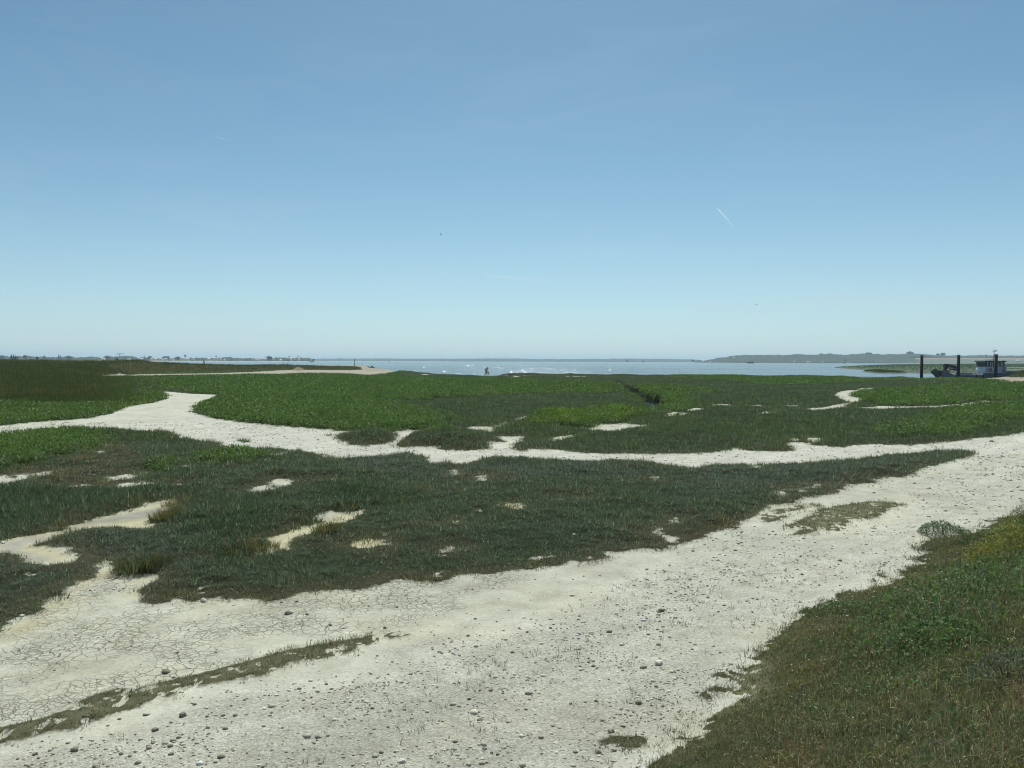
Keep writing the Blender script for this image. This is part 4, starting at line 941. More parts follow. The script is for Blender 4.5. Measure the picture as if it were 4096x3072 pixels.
# ------------------------------------------------------------------ small helpers for things on the water
def on_water(px, py):
    x, y = flat(px, py, -.5); return Vector((x, y, -.5))
M_WHITE = mat('white_paint', (.78, .78, .75), .45); M_CABIN = mat('cabin_paint', (.52, .55, .58), .5); M_GREY = mat('grey_paint', (.24, .26, .27), .55); M_DARK = mat('dark_metal', (.035, .035, .04), .5)
M_PILE = mat('weathered_pile', (.050, .034, .036), .85, .4, 2.0); M_CAP = mat('pile_cap', (.20, .15, .15), .8)
M_HULLG = mat('hull_green', (.030, .060, .045), .5); M_HULL = mat('hull_grey', (.20, .22, .24), .5, .25, .8); M_GLASS = mat('window_glass', (.02, .03, .04), .08, .1, spec=.6)
M_RED = mat('red_paint', (.40, .06, .05), .5); M_ORANGE = mat('orange_float', (.62, .20, .10), .5); M_RUBBER = mat('black_rubber', (.02, .02, .02), .9)
M_ROPE = mat('rope', (.3, .27, .2), .9)
M_SAIL = mat('sail_cloth', (.80, .80, .78), .8); M_SAILG = mat('grey_sail_cloth', (.50, .51, .52), .8)
M_WALL = mat('house_wall', (.66, .65, .61), .8); M_ROOFGLARE = mat('sun_glare_roof', (.82, .83, .84), .5); M_ROOFG = mat('slate_roof', (.20, .21, .23), .5); M_WIN = mat('house_window', (.05, .06, .07), .2)  # white roofs: sun glare put into the roof colour
M_STONEB = mat('tower_concrete', (.34, .34, .33), .85)

# ------------------------------------------------------------------ work boat at the jetty
def work_boat():
    D = 187.0
    o = at(3738, 1500, D); root = empty('work_boat', (o.x, D, -.5)); s = D / F
    X = lambda u: (u - 440) * .2016 * s            # crop column to metres from the bow
    Zc = lambda v: (735 - v) * .2016 * s           # crop row to metres over the water
    L = 27.5
    # hull: lofted sections, pointed raked bow, flat sides
    bm = bmesh.new(); secs = []
    for x, hb, zk, zd, xb in ((.0, .12, 1.45, 1.80, 0), (.5, 1.1, .75, 1.80, .25), (.95, 1.8, -.1, 1.72, .1), (1.8, 2.5, -.7, 1.45, 0), (2.6, 2.9, -.8, .98, 0), (9.3, 3.0, -.8, .80, 0), (9.5, 3.0, -.8, 1.30, 0), (14.6, 3.0, -.8, 1.30, 0), (14.9, 3.0, -.8, 1.75, 0), (L, 3.0, -.8, 1.75, 0)):
        secs.append([bm.verts.new(p) for p in ((x, -hb, zd), (x + xb, -hb * .92, zk + (zd - zk) * .45), (x + xb, -hb * .45, zk), (x + xb, hb * .45, zk), (x + xb, hb * .92, zk + (zd - zk) * .45), (x, hb, zd))])
    for a, b in zip(secs, secs[1:]):
        for k in range(5): bm.faces.new((a[k], a[k + 1], b[k + 1], b[k]))
        bm.faces.new((a[5], a[0], b[0], b[5]))
    bm.faces.new(secs[0]); bm.faces.new(secs[-1][::-1])
    h = MB(); h.bm.free(); h.bm = bm
    hull = h.build('hull', M_HULL, root)
    b = MB()
    for x0, x1, z in ((2.6, 9.2, .84), (9.6, 14.5, 1.34)): b.box(((x0 + x1) / 2, -3.05, z), (x1 - x0, .14, .10))
    b.build('rubbing_strake', M_WHITE, hull)
    b = MB()
    for x in (3.4, 5.6, 7.9, 9.4, 12, 16, 19, 22): b.box((x, -3.06, .45), (.16, .12, .9))
    b.build('fender', M_RUBBER, hull)
    b = MB(); b.prism([(-.12, 1.83), (.0, 1.2), (.7, .55), (1.25, -.05), (1.5, .2), (1.55, 1.6), (1.1, 1.84)], -1.5, 1.5); b.box((.05, 0, 1.95), (.35, .9, .28)); b.box((.55, .2, 2.0), (.3, .3, .35))
    b.build('bow', M_HULLG, root)
    b = MB(); b.box((2.2, 0, -.0), (.1, .1, .1))
    for y in (-2.85, 2.85):
        for z in (1.28, 1.70): b.tube((1.9, y, z + .0), (9.6, y, z), .028)
        for k in range(9): b.tube((1.9 + k * .96, y, .85), (1.9 + k * .96, y, 1.72), .026)
    b.build('rail', M_GREY, root)
    # wheelhouse: broad base, leaning front, band of windows under an overhanging roof
    x0, x1 = X(1335), X(1745); zb = 1.25
    b = MB(); b.prism([(x0 + .02, zb), (x1, zb), (x1, Zc(500)), (x0 + .42, Zc(500)), (x0 + .1, Zc(560))], -1.9, 1.9)
    house = b.build('wheelhouse', M_CABIN, root, bevel=.04)
    b = MB(); b.prism([(x0 + .36, Zc(500) + .004), (x1 - .1, Zc(500) + .004), (x1 - .1, Zc(408)), (x0 + .12, Zc(408))], -1.75, 1.75); b.build('window', M_GLASS, house)
    b = MB()
    for u in (1400, 1455, 1490, 1545, 1600, 1680, 1740):
        uu = X(u); b.box((uu, -1.79, (Zc(500) + Zc(408)) / 2), (.13, .08, Zc(408) - Zc(500)), ry=-.14); b.box((uu, 1.79, (Zc(500) + Zc(408)) / 2), (.13, .08, Zc(408) - Zc(500)), ry=-.14)
    b.build('window_frame', M_WHITE, house)
    b = MB(); b.prism([(x0 - .12, Zc(402)), (x0 + .1, Zc(408)), (x1 + .15, Zc(408)), (x1 + .15, Zc(388)), (x0 + .05, Zc(380))], -2.1, 2.1); b.build('roof', M_DARK, house)
    b = MB(); b.box((X(1500), -1.93, Zc(494)), (x1 - x0 - .5, .06, .08)); b.build('trim', mat('teal_trim', (.12, .25, .26), .5), house)
    b = MB(); b.torus((X(1446), -1.97, Zc(565)), .32, .085); b.build('life_ring', M_RED, house)
    b = MB(); b.box((X(1720), -1.95, Zc(560)), (.75, .06, 1.7)); b.build('door', M_GREY, house)
    b = MB(); b.tube((X(1600), 0, Zc(388)), (X(1618), 0, Zc(175)), .11, .06); b.tube((X(1600), .25, Zc(388)), (X(1600), .1, Zc(290)), .07); b.box((X(1618), 0, Zc(200)), (.75, .12, .08)); b.box((X(1592), 0, Zc(185)), (.07, .07, .55)); b.box((X(1655), 0, Zc(180)), (.22, .22, .3)); b.tube((X(1620), 0, Zc(175)), (X(1622), 0, Zc(110)), .018)
    b.build('mast', M_WHITE, root)
    b = MB(); b.tube((X(1478), .4, Zc(388)), (X(1478), .4, Zc(275)), .04); b.box((X(1478), .4, Zc(268)), (.26, .26, .16)); b.build('antenna', M_GREY, root)
    b = MB(); b.box((X(1545), 0, Zc(364)), (.95, .25, .14)); b.tube((X(1545), 0, Zc(388)), (X(1545), 0, Zc(366)), .12); b.build('radar', M_WHITE, root)
    b = MB(); b.tube((X(1655), .3, Zc(390)), (X(1655), .3, Zc(250)), .03); b.tube((X(1745), -.5, Zc(410)), (X(1790), -.6, Zc(365)), .05); b.box((X(1765), -.5, Zc(385)), (.3, .2, .12)); b.build('lamp_pole', M_DARK, root)
    # folded deck crane
    b = MB(); b.tube((X(690), .5, .8), (X(690), .5, Zc(575)), .32, .28, 12); b.prism([(X(650), Zc(582)), (X(728), Zc(582)), (X(735), Zc(500)), (X(700), Zc(445)), (X(652), Zc(452))], .1, .9)
    crane = b.build('crane', M_DARK, root)
    b = MB(); b.prism([(X(655), Zc(448)), (X(700), Zc(445)), (X(960), Zc(510)), (X(965), Zc(548)), (X(880), Zc(560)), (X(735), Zc(500))], .25, .75); b.prism([(X(730), Zc(530)), (X(960), Zc(572)), (X(960), Zc(590)), (X(728), Zc(560))], .3, .7); b.build('boom', M_DARK, crane)
    b = MB(); b.tube((X(715), .2, Zc(508)), (X(880), .2, Zc(545)), .05); b.build('ram', M_GREY, crane)
    b = MB(); b.box((X(980), .6, 1.0), (1.2, 2.0, .5)); b.box((X(1120), 0, 1.05), (.9, 1.5, .55)); b.build('deck_crate', M_GREY, root)
    # aft rails
    b = MB()
    for y in (-2.9, 2.9):
        for z in (2.05, 2.5): b.tube((15.0, y, z - .05), (L, y, z + .05), .05)
        for k in range(8): b.tube((15.0 + k * 1.75, y, 1.75), (15.0 + k * 1.75, y, 2.52), .035)
    b.build('aft_rail', M_WHITE, root)
    tag(root, 'grey flat work boat with white wheelhouse and folded crane moored behind the piles', 'boat')
    # float hanging at the bow
    f = MB(); f.ball((0, 0, 0), .34, 3, (1, 1, 1.1)); fo = f.build('mooring_float', M_ORANGE, None, True); fo.location = (o.x + X(612), D - 2.2, -.5 + Zc(575) - .02)
    f2 = MB(); f2.ball((0, 0, .10), .30, 3, (1, 1, .9)); f2.tube((0, 0, .3), (0, 0, .46), .06); f2.build('float_top', M_WHITE, fo, True)
    tag(fo, 'white topped orange float on the bow deck of the grey work boat', 'float')
work_boat()

def pile(px, wpx, ytop, depth, label):
    a = at(px, ytop, depth); r = .5 * wpx / F * depth
    root = empty('mooring_pile', (a.x, depth, -2.3)); H = a.z + 2.3
    b = MB(); b.tube((0, 0, 0), (0, 0, H - .45), r, r, 20); b.build('shaft', M_PILE, root, True)
    b = MB(); b.tube((0, 0, H - .45), (0, 0, H - .06), r * 1.03, r * 1.03, 20); b.tube((0, 0, H - .06), (0, 0, H), r * 1.03, r * .8, 20); b.build('cap', M_CAP, root)
    b = MB(); b.torus((0, 0, 0), r * 1.06, .035, 20, 6); t = b.build('collar', M_RUBBER, root); t.rotation_euler = (math.pi / 2, 0, 0); t.location = (0, 0, 2.6)
    tag(root, label, 'pile', 'dark mooring piles beside the work boat')
pile(3687.5, 11.4, 1420, 172, 'dark tall mooring pile standing alone in open water left of the work boat')
pile(3834.5, 11.6, 1419, 180, 'dark mooring pile in front of the middle of the work boat')
pile(3984.5, 12.6, 1416.5, 180, 'dark mooring pile in front of the wheelhouse of the work boat')

# ------------------------------------------------------------------ vessels and marks out on the water
def sail_boat(px, py, mast_px, label, sail=M_SAIL, hull=M_WHITE, full=True, depth=None, z=None):
    p = on_water(px, py) if depth is None else at(px, py, depth)
    root = empty('sailing_boat', p); k = mast_px / F * p.y / 10.0        # mast of 10 units
    b = MB()
    bm = bmesh.new(); secs = []
    for x, hb, zd, zk in ((-3.6, .85, .75, -.05), (-2, 1.2, .7, -.4), (0, 1.3, .7, -.5), (2.2, .8, .8, -.35), (3.9, .06, .95, .3)):
        secs.append([bm.verts.new(v) for v in ((x, -hb, zd), (x, -hb * .6, zk), (x, hb * .6, zk), (x, hb, zd))])
    for a, c in zip(secs, secs[1:]):
        for q in range(3): bm.faces.new((a[q], a[q + 1], c[q + 1], c[q]))
        bm.faces.new((a[3], a[0], c[0], c[3]))
    bm.faces.new(secs[0]); bm.faces.new(secs[-1][::-1])
    b.bm.free(); b.bm = bm; b.build('hull', hull, root)
    b = MB(); b.box((.1, 0, .95), (2.6, 1.3, .5), taper=.8); b.build('cabin', M_WHITE, root)
    b = MB(); b.tube((.4, 0, .6), (.4, 0, 10), .09, .05); b.tube((.4, 0, 1.7), (-3.0, 0, 1.7), .07); b.build('mast', M_GREY, root)
    if full:
        for pts, nm in (([(.3, 1.8), (.3, 9.7), (-.9, 6), (-2.9, 1.85)], 'main_sail'), ([(.55, 8.6), (3.7, 1.2), (.9, 1.5)], 'jib')):
            b = MB(); b.prism(pts, -.03, .03); b.build(nm, sail, root)
    root.scale = (k, k, k); root.rotation_euler = (0, 0, random.uniform(-.5, .5))
    tag(root, label, 'sailing boat', 'sailing boats out on the bay')
sail_boat(2507, 1448.8, 17.5, 'small sailing boat with grey sail out on the open water right of centre', M_SAILG)
sail_boat(2976, 1447.5, 7, 'tiny white sail just left of the dark fishing boat', M_SAIL)
sail_boat(577, 1443.5, 24, 'tall pale grey sail rising over the left dune in front of the far town', M_SAILG, depth=1300)
sail_boat(1247, 1448, 28, 'bare masted dark boat at the right tip of the far town shore', M_SAIL, M_DARK, False)

def fishing_boat(px, py, wpx):
    p = on_water(px, py); k = wpx / F * p.y / 10.0; root = empty('fishing_boat', p)
    bm = bmesh.new(); secs = []
    for x, hb, zd, zk in ((-5, .5, 2.0, .6), (-4.2, 1.4, 1.6, -.3), (-1, 1.8, 1.1, -.6), (3, 1.7, 1.15, -.5), (5, 1.3, 1.4, -.1)):
        secs.append([bm.verts.new(v) for v in ((x, -hb, zd), (x, -hb * .7, zk), (x, hb * .7, zk), (x, hb, zd))])
    for a, c in zip(secs, secs[1:]):
        for q in range(3): bm.faces.new((a[q], a[q + 1], c[q + 1], c[q]))
        bm.faces.new((a[3], a[0], c[0], c[3]))
    bm.faces.new(secs[0]); bm.faces.new(secs[-1][::-1])
    b = MB(); b.bm.free(); b.bm = bm; b.build('hull', M_DARK, root)
    b = MB(); b.box((2.9, 0, 1.9), (2.2, 2.0, 1.7)); b.box((2.8, 0, 2.82), (2.6, 2.3, .14)); b.build('wheelhouse', M_GREY, root)
    b = MB(); b.tube((-.2, 0, .8), (-.2, 0, 7.6), .10, .06); b.tube((-.2, 0, 2.0), (-2.6, 0, 3.2), .06); b.tube((-.2, 0, 6.5), (4.0, 0, 2.9), .03); b.build('mast', M_DARK, root)
    b = MB(); b.box((-1.5, 0, 1.4), (1.6, 1.3, .8)); b.box((.8, .2, 1.45), (.9, .9, 1.0)); b.tube((-2.8, 0, 1), (-2.8, 0, 2.3), .3); b.build('deck_gear', M_DARK, root)
    root.scale = (k, k, k); tag(root, 'dark fishing boat with a mast lying off the wooded headland', 'fishing boat')
fishing_boat(3001, 1453.2, 27)

def motor_boat():
    p = ground_hit(1486, 1474); d = 330; o = at(1486, 1472.5, d); k = 34 / F * d / 5.4
    root = empty('motor_boat', (o.x, d, o.z)); bm = bmesh.new(); secs = []
    for x, hb, zd, zk in ((-2.7, .75, .62, .05), (-1, .95, .62, -.1), (1.2, .8, .68, -.05), (2.7, .05, .85, .5)):
        secs.append([bm.verts.new(v) for v in ((-x, -hb, zd), (-x, -hb * .6, zk), (-x, hb * .6, zk), (-x, hb, zd))])
    for a, c in zip(secs, secs[1:]):
        for q in range(3): bm.faces.new((a[q], a[q + 1], c[q + 1], c[q]))
        bm.faces.new((a[3], a[0], c[0], c[3]))
    bm.faces.new(secs[0]); bm.faces.new(secs[-1][::-1])
    b = MB(); b.bm.free(); b.bm = bm; b.build('hull', M_DARK, root)
    b = MB(); b.prism([(-.7, .6), (1.9, .6), (1.5, .95), (-.4, 1.0)], -.7, .7); b.build('deck', M_WHITE, root)
    b = MB(); b.prism([(-.45, 1.0), (1.0, .98), (.95, 1.55), (-.15, 1.58)], -.6, .6); cab = b.build('cabin', M_GLASS, root)
    b = MB(); b.box((.4, 0, 1.62), (1.5, 1.35, .08)); b.build('roof', M_WHITE, cab)
    b = MB(); b.box((2.85, 0, .55), (.3, .35, .75)); b.box((2.9, 0, .05), (.12, .12, .5)); b.build('outboard_motor', M_DARK, root)
    root.scale = (k, k, k); root.rotation_euler = (0, .13, .1)
    tag(root, 'small motor boat with cabin pulled up on the tip of the sand spit', 'motor boat')
motor_boat()

def buoy(px, py, hpx, label, m_=M_DARK):
    p = on_water(px, py); h = hpx / F * p.y; root = empty('channel_buoy', p)
    b = MB(); b.tube((0, 0, -.3), (0, 0, h * .18), h * .22, h * .22, 14); b.tube((0, 0, h * .18), (0, 0, h * .28), h * .22, h * .12, 14); b.build('float_body', m_, root)
    b = MB()
    for k in range(4):
        a = k * math.pi / 2 + .4; b.tube((h * .13 * math.cos(a), h * .13 * math.sin(a), h * .26), (h * .05 * math.cos(a), h * .05 * math.sin(a), h * .78), h * .018)
    b.box((0, 0, h * .62), (h * .14, h * .14, h * .2)); b.build('frame', m_, root)
    b = MB(); b.tube((0, 0, h * .76), (0, 0, h), h * .09, .001, 10); b.build('top_mark', m_, root)
    tag(root, label, 'buoy', 'channel buoys on the bay')
buoy(1555, 1449.3, 7.5, 'dark channel buoy out in the water right of the sand spit')
buoy(2572, 1449.6, 13, 'thin dark channel buoy right of the sailing boat')
buoy(1907, 1449.8, 3, 'tiny dark buoy just left above the walking couple')
buoy(2530, 1450.2, 2.5, 'tiny dark buoy between the sailing boat and the thin channel buoy')
def beacon():
    p = on_water(3379, 1453.8); h = 15 / F * p.y; root = empty('beacon', p)
    b = MB(); b.box((-.12 * h, 0, .05 * h), (.5 * h, .4 * h, .22 * h), taper=.7); b.build('base', M_DARK, root)
    b = MB(); b.tube((0, 0, .1 * h), (.10 * h, 0, .95 * h), .085 * h, .07 * h); b.build('post', M_DARK, root)
    b = MB(); b.box((.12 * h, 0, .86 * h), (.42 * h, .2 * h, .16 * h), ry=-.25); b.box((.2 * h, 0, .66 * h), (.22 * h, .16 * h, .12 * h)); b.build('top_mark', M_DARK, root)
    tag(root, 'dark leaning beacon standing in the water before the wooded headland', 'beacon')
beacon()

def post(px, ytop, ybot, depth, wpx, label):
    a, c = at(px, ytop, depth), at(px, ybot, depth); root = empty('marker_post', (c.x, depth, c.z))
    b = MB(); b.tube((0, 0, -1.2), (0, 0, a.z - c.z), .5 * wpx / F * depth, None, 12); b.build('shaft', M_DARK, root, True)
    b = MB(); b.tube((0, 0, a.z - c.z - .05), (0, 0, a.z - c.z + .04), .6 * wpx / F * depth, None, 12); b.build('cap', M_GREY, root)
    tag(root, label, 'post')
post(1417.5, 1436.5, 1463, 300, 2.2, 'tall thin dark post standing on the sand at the right end of the dune')

# ------------------------------------------------------------------ people
SKIN = mat('skin', (.45, .30, .22), .6); HAIRD = mat('dark_hair', (.03, .022, .018), .7)
def cloth(n, c): return mat(n, c, .9, .2, 6)
C_BLACK = cloth('black_cloth', (.018, .018, .024)); C_PLUM = cloth('plum_cloth', (.13, .05, .075)); C_GREYC = cloth('grey_cloth', (.16, .16, .17)); C_WHITEC = cloth('white_cloth', (.7, .7, .68)); C_PINK = cloth('pale_pink_cloth', (.50, .33, .36)); C_NAVY = cloth('navy_cloth', (.025, .03, .055)); C_TEAL = cloth('dark_teal_cloth', (.02, .055, .06)); C_RED = cloth('dull_red_cloth', (.10, .028, .03))
def skin_mesh(name, pts, edges, root_i, m_, parent, sub=1):
    me = bpy.data.meshes.new(name); me.from_pydata([p[:3] for p in pts], edges, []); me.update()
    o = link(name, me, m_, parent)
    o.modifiers.new('skin', 'SKIN'); s = o.modifiers.new('sub', 'SUBSURF'); s.levels = sub; s.render_levels = sub
    for i, p in enumerate(pts):
        v = me.skin_vertices[0].data[i]; v.radius = (p[3], p[3]); v.use_root = (i == root_i)
    return o
def person(loc, h, face, label, jacket, trousers, stride=.16, arms=.25, hat=None, pack=None, bag=None, bend=0.0, sit=False, group=None):
    """faces +x before turning; one continuous body, with clothes, hair and what is carried"""
    root = empty('person', loc, face); S = h
    P = {}
    def j(n, x, y, z, r): P[n] = (x * S, y * S, z * S, r * S)
    hip = .30 if sit else .51
    lx = bend
    j('pelvis', 0, 0, hip, .062); j('spine', lx * .25, 0, hip + .12, .060); j('chest', lx * .6, 0, hip + .24, .068); j('neck', lx * .85, 0, hip + .335, .030)
    j('head', lx * 1.1 + .012, 0, hip + .40, .052); j('crown', lx * 1.15 + .01, 0, hip + .46, .042); j('nose', lx * 1.1 + .07, 0, hip + .405, .010)
    for sd, q in ((1, 1), (-1, -1)):
        t = 'l' if sd > 0 else 'r'
        j('sh' + t, lx * .7, .098 * sd, hip + .305, .036); a = arms * q
        j('el' + t, lx * .7 + .10 * a - .01, .120 * sd, hip + .14, .027); j('wr' + t, lx * .7 + .26 * a + .02, .118 * sd, hip + .0, .019)
        j('pa' + t, lx * .7 + .31 * a + .03, .116 * sd, hip - .045, .021)
        for f in range(5):
            ln = (.030, .052, .058, .054, .042)[f]; fy = (.116 + (-.016 + .008 * f)) * sd
            if f == 0: j('f%s%da' % (t, f), lx * .7 + .31 * a + .058, .110 * sd, hip - .052, .0055); j('f%s%db' % (t, f), lx * .7 + .31 * a + .066, .108 * sd, hip - .072, .0045)
            else: j('f%s%da' % (t, f), lx * .7 + .32 * a + .034, fy, hip - .06 - ln * .45, .0050); j('f%s%db' % (t, f), lx * .7 + .32 * a + .046, fy, hip - .06 - ln, .0042)
        if sit:
            j('hp' + t, .03, .055 * sd, hip - .01, .050); j('kn' + t, .22, .06 * sd, hip + .02, .034); j('an' + t, .26, .06 * sd, .045, .022); j('to' + t, .36, .065 * sd, .018, .020)
        else:
            st = stride * q
            j('hp' + t, st * .15, .052 * sd, hip - .04, .050); j('kn' + t, st * .55 + .018, .055 * sd, .285, .034); j('an' + t, st - (.02 if q < 0 else 0), .055 * sd, .045 + (.02 if q < 0 and stride else 0), .021); j('to' + t, st + .085, .06 * sd, .018, .018)
    body_e = [('pelvis', 'spine'), ('spine', 'chest'), ('chest', 'neck'), ('neck', 'head'), ('head', 'crown'), ('head', 'nose')]
    for t in 'lr':
        body_e += [('chest', 'sh' + t), ('sh' + t, 'el' + t), ('el' + t, 'wr' + t), ('wr' + t, 'pa' + t), ('pelvis', 'hp' + t), ('hp' + t, 'kn' + t), ('kn' + t, 'an' + t), ('an' + t, 'to' + t)]
        for f in range(5): body_e += [('pa' + t, 'f%s%da' % (t, f)), ('f%s%da' % (t, f), 'f%s%db' % (t, f))]
    def build(nm, es, m_, grow, parent):
        names = []
        for e in es:
            for n in e:
                if n not in names: names.append(n)
        names.sort(key=lambda n: n != es[0][0])
        pts = [(P[n][0], P[n][1], P[n][2], P[n][3] * grow) for n in names]
        return skin_mesh(nm, pts, [(names.index(a), names.index(b)) for a, b in es], 0, m_, parent)
    body = build('body', body_e, SKIN, 1.0, root)
    for n, p in (('eye', 1), ('eye', -1)):
        hd = P['head']; b = MB(); b.ball((hd[0] + .047 * S, .017 * S * p, hd[2] + .012 * S), .007 * S, 2); b.build('eye', HAIRD, body)
        b = MB(); b.ball((hd[0] - .002 * S, .052 * S * p, hd[2]), .014 * S, 2, (.8, .45, 1.3)); b.build('ear', SKIN, body)
    b = MB(); hd = P['head']; b.box((hd[0] + .050 * S, 0, hd[2] - .024 * S), (.006 * S, .022 * S, .005 * S)); b.build('mouth', C_RED, body)
    es = [('chest', 'spine'), ('spine', 'pelvis')]
    for t in 'lr': es += [('chest', 'sh' + t), ('sh' + t, 'el' + t), ('el' + t, 'wr' + t)]
    build('jacket', es, jacket, 1.18, root)
    es = []
    for t in 'lr': es += [('pelvis', 'hp' + t), ('hp' + t, 'kn' + t), ('kn' + t, 'an' + t)]
    build('trousers', es, trousers, 1.2, root)
    for t in 'lr':
        b = MB(); a, c = P['an' + t], P['to' + t]; b.box(((a[0] + c[0]) / 2, a[1], .022 * S), (.14 * S, .05 * S, .044 * S)); b.build('shoe', C_BLACK, root, bevel=.01)
    cr = P['crown']; b = MB(); b.ball((hd[0] - .008 * S, 0, hd[2] + .032 * S), .060 * S, 2, (1.0, .88, .95)); b.build('hair', HAIRD, root, True)
    if hat: b = MB(); b.ball((hd[0], 0, hd[2] + .05 * S), .062 * S, 2, (1, .95, .75)); b.tube((hd[0], 0, hd[2] + .035 * S), (hd[0], 0, hd[2] + .045 * S), .085 * S, .085 * S, 16); b.build('hat', hat, root, True)
    tag(root, label, 'person', group)
    if pack is not None:
        c = P['chest']; b = MB(); b.box((0, 0, 0), (.10 * S, .17 * S, .27 * S), taper=.8); b.box((-.05 * S, 0, -.05 * S), (.05 * S, .13 * S, .13 * S)); po = b.build('backpack', pack[0], None, bevel=.02 * S)
        ca, sa = math.cos(face), math.sin(face); lx_, ly_ = c[0] - .125 * S, 0
        po.location = (loc[0] + lx_ * ca, loc[1] + lx_ * sa, loc[2] + c[2]); po.rotation_euler = (0, bend * .5, face)
        for sd in (-1, 1):
            b = MB(); b.tube((.02 * S, .05 * S * sd, .13 * S), (.19 * S, .06 * S * sd, .10 * S), .012 * S); b.tube((.19 * S, .06 * S * sd, .10 * S), (.14 * S, .07 * S * sd, -.12 * S), .012 * S); b.build('strap', C_BLACK, po)
        tag(po, pack[1], 'backpack')
    if bag is not None:
        w_ = P['pa' + bag[2]]; b = MB(); b.box((0, 0, -.17 * S), (.13 * S, .06 * S, .19 * S), taper=.55); bo = b.build('shoulder_bag', bag[0], None, bevel=.01 * S)
        b = MB(); b.tube((-.03 * S, 0, -.085 * S), (0, 0, .0), .006 * S); b.tube((.03 * S, 0, -.085 * S), (0, 0, .0), .006 * S); b.build('handle', bag[0], bo)
        ca, sa = math.cos(face), math.sin(face); lx_, ly_ = w_[0] + .03 * S, w_[1]
        bo.location = (loc[0] + lx_ * ca - ly_ * sa, loc[1] + lx_ * sa + ly_ * ca, loc[2] + w_[2] - .04 * S); bo.rotation_euler = (0, 0, face)
        tag(bo, bag[1], 'bag')
    return root
def stand(px, py, depth): 
    p = at(px, py, depth); return (p.x, depth, p.z)
def stand_on(px, depth, dz=0):
    x = (px - 2048) / F * depth; return (x, depth, gz(x, depth) + dz)
# the couple walking along the water's edge
d0 = 172.0
p1, p2 = stand(1943.5, 1500.0, d0), stand(1948.5, 1500.0, d0 + .5)
person(p1, 1.52, .15, 'person in black with light hair band walking left of a taller companion at the water', C_BLACK, C_BLACK, .17, .3, None, (C_GREYC, 'grey backpack worn by the left walker at the water edge'), None, .05)
person(p2, 1.66, .05, 'taller person in plum jacket and pale trousers walking at the water edge', C_PLUM, C_PINK, .15, .35, None, None, (C_TEAL, 'dark teal bag hanging from the hand of the taller walker', 'l'), .04)
gb = 'people on the shingle beach behind the left dune'
for px, dep, hh, fc, lab, jk, tr, kw in [
    (46, 252, 1.82, .2, 'person in a white hat at the left end of the beach group', C_BLACK, C_BLACK, dict(hat=C_WHITEC)),
    (55, 250, 1.76, .3, 'person in dark clothes right beside the white hat on the beach', C_NAVY, C_BLACK, {}),
    (63.5, 262, 1.62, 2.8, 'slim person at the right of the close beach trio', C_GREYC, C_BLACK, dict(stride=.05)),
    (69.5, 240, 1.15, 0.2, 'small dark person bending over on the beach', C_BLACK, C_BLACK, dict(bend=.16, stride=.04)),
    (97, 250, 1.50, 2.9, 'person in dark top and white trousers on the left beach', C_NAVY, C_WHITEC, dict(stride=.06)),
    (31.5, 262, 1.40, 0.3, 'person all in white near the left edge of the beach', C_WHITEC, C_WHITEC, dict(stride=.02)),
    (147, 262, 1.20, .1, 'left of two short dark walkers in the middle of the left beach', C_PLUM, C_BLACK, {}),
    (151.5, 258, 1.28, .1, 'right of two short dark walkers in the middle of the left beach', C_BLACK, C_BLACK, {})]:
    person(stand_on(px, dep), hh, fc, lab, jk, tr, group=gb, **kw)
gs = 'people sitting or walking half hidden behind the dune'
zz = lambda px, ytop, dep, hh: (at(px, ytop, dep).x, dep, at(px, ytop, dep).z - hh)
person(stand_on(463, 300, -.05), 1.45, .6, 'left of two people sitting on the beach behind the dune', C_BLACK, C_NAVY, sit=True, group=gs)
person(stand_on(470.5, 300, -.05), 1.45, 2.4, 'right of two people sitting on the beach behind the dune', C_NAVY, C_BLACK, sit=True, group=gs)
person(zz(817, 1439.3, 232, 1.74), 1.74, math.pi, 'stooping person in black walking left behind the dune crest', C_BLACK, C_BLACK, bend=.10, group=gs)
person(zz(1132.5, 1448.8, 300, 1.70), 1.70, .4, 'person behind the dune left of the pale breach, first of a pair', C_NAVY, C_BLACK, group=gs)
person(zz(1151, 1449.2, 300, 1.68), 1.68, .1, 'person behind the dune left of the pale breach, second of a pair', C_TEAL, C_BLACK, bend=.05, group=gs)
person(zz(1227.5, 1455.5, 305, 1.2), 1.55, .1, 'lone figure crouching behind the dune right of the pale breach', C_BLACK, C_BLACK, sit=True, group=gs)

# ------------------------------------------------------------------ birds
def bird(px, py, depth, span, label, bank_a):
    p = at(px, py, depth); root = empty('gull', p)
    b = MB(); b.ball((0, 0, 0), span * .10, 2, (2.4, .8, .8)); b.ball((span * .24, 0, .02 * span), span * .06, 2); b.tube((span * .28, 0, .02 * span), (span * .36, 0, .01 * span), span * .02, .001); b.prism([(-span * .2, 0), (-span * .36, .01 * span), (-span * .36, -.02 * span)], -span * .06, span * .06); b.build('body', C_GREYC, root, True)
    for s_ in (1, -1):
        bm = bmesh.new(); vs = []
        for (x, y, z, t) in ((.08, .05, .02, .02), (.12, .25, .10, .016), (.0, .5, .06, .004)):
            vs.append([bm.verts.new((v[0] * span, y * s_ * span, v[1] * span)) for v in ((x, z), (x - .18 * (1 - y), z), (x - .18 * (1 - y), z + t), (x, z + t))])
        for a, c in zip(vs, vs[1:]):
            for q in range(4): bm.faces.new((a[q], a[(q + 1) % 4], c[(q + 1) % 4], c[q]))
        bm.faces.new(vs[0]); bm.faces.new(vs[-1][::-1])
        m_ = MB(); m_.bm.free(); m_.bm = bm; m_.build('wing', C_GREYC, root)
    root.rotation_euler = (bank_a, 0, random.uniform(0, 6))
    tag(root, label, 'gull', 'gulls in flight')
bird(1763, 937, 170, .7, 'tiny dark gull high in the sky left of centre', .9)
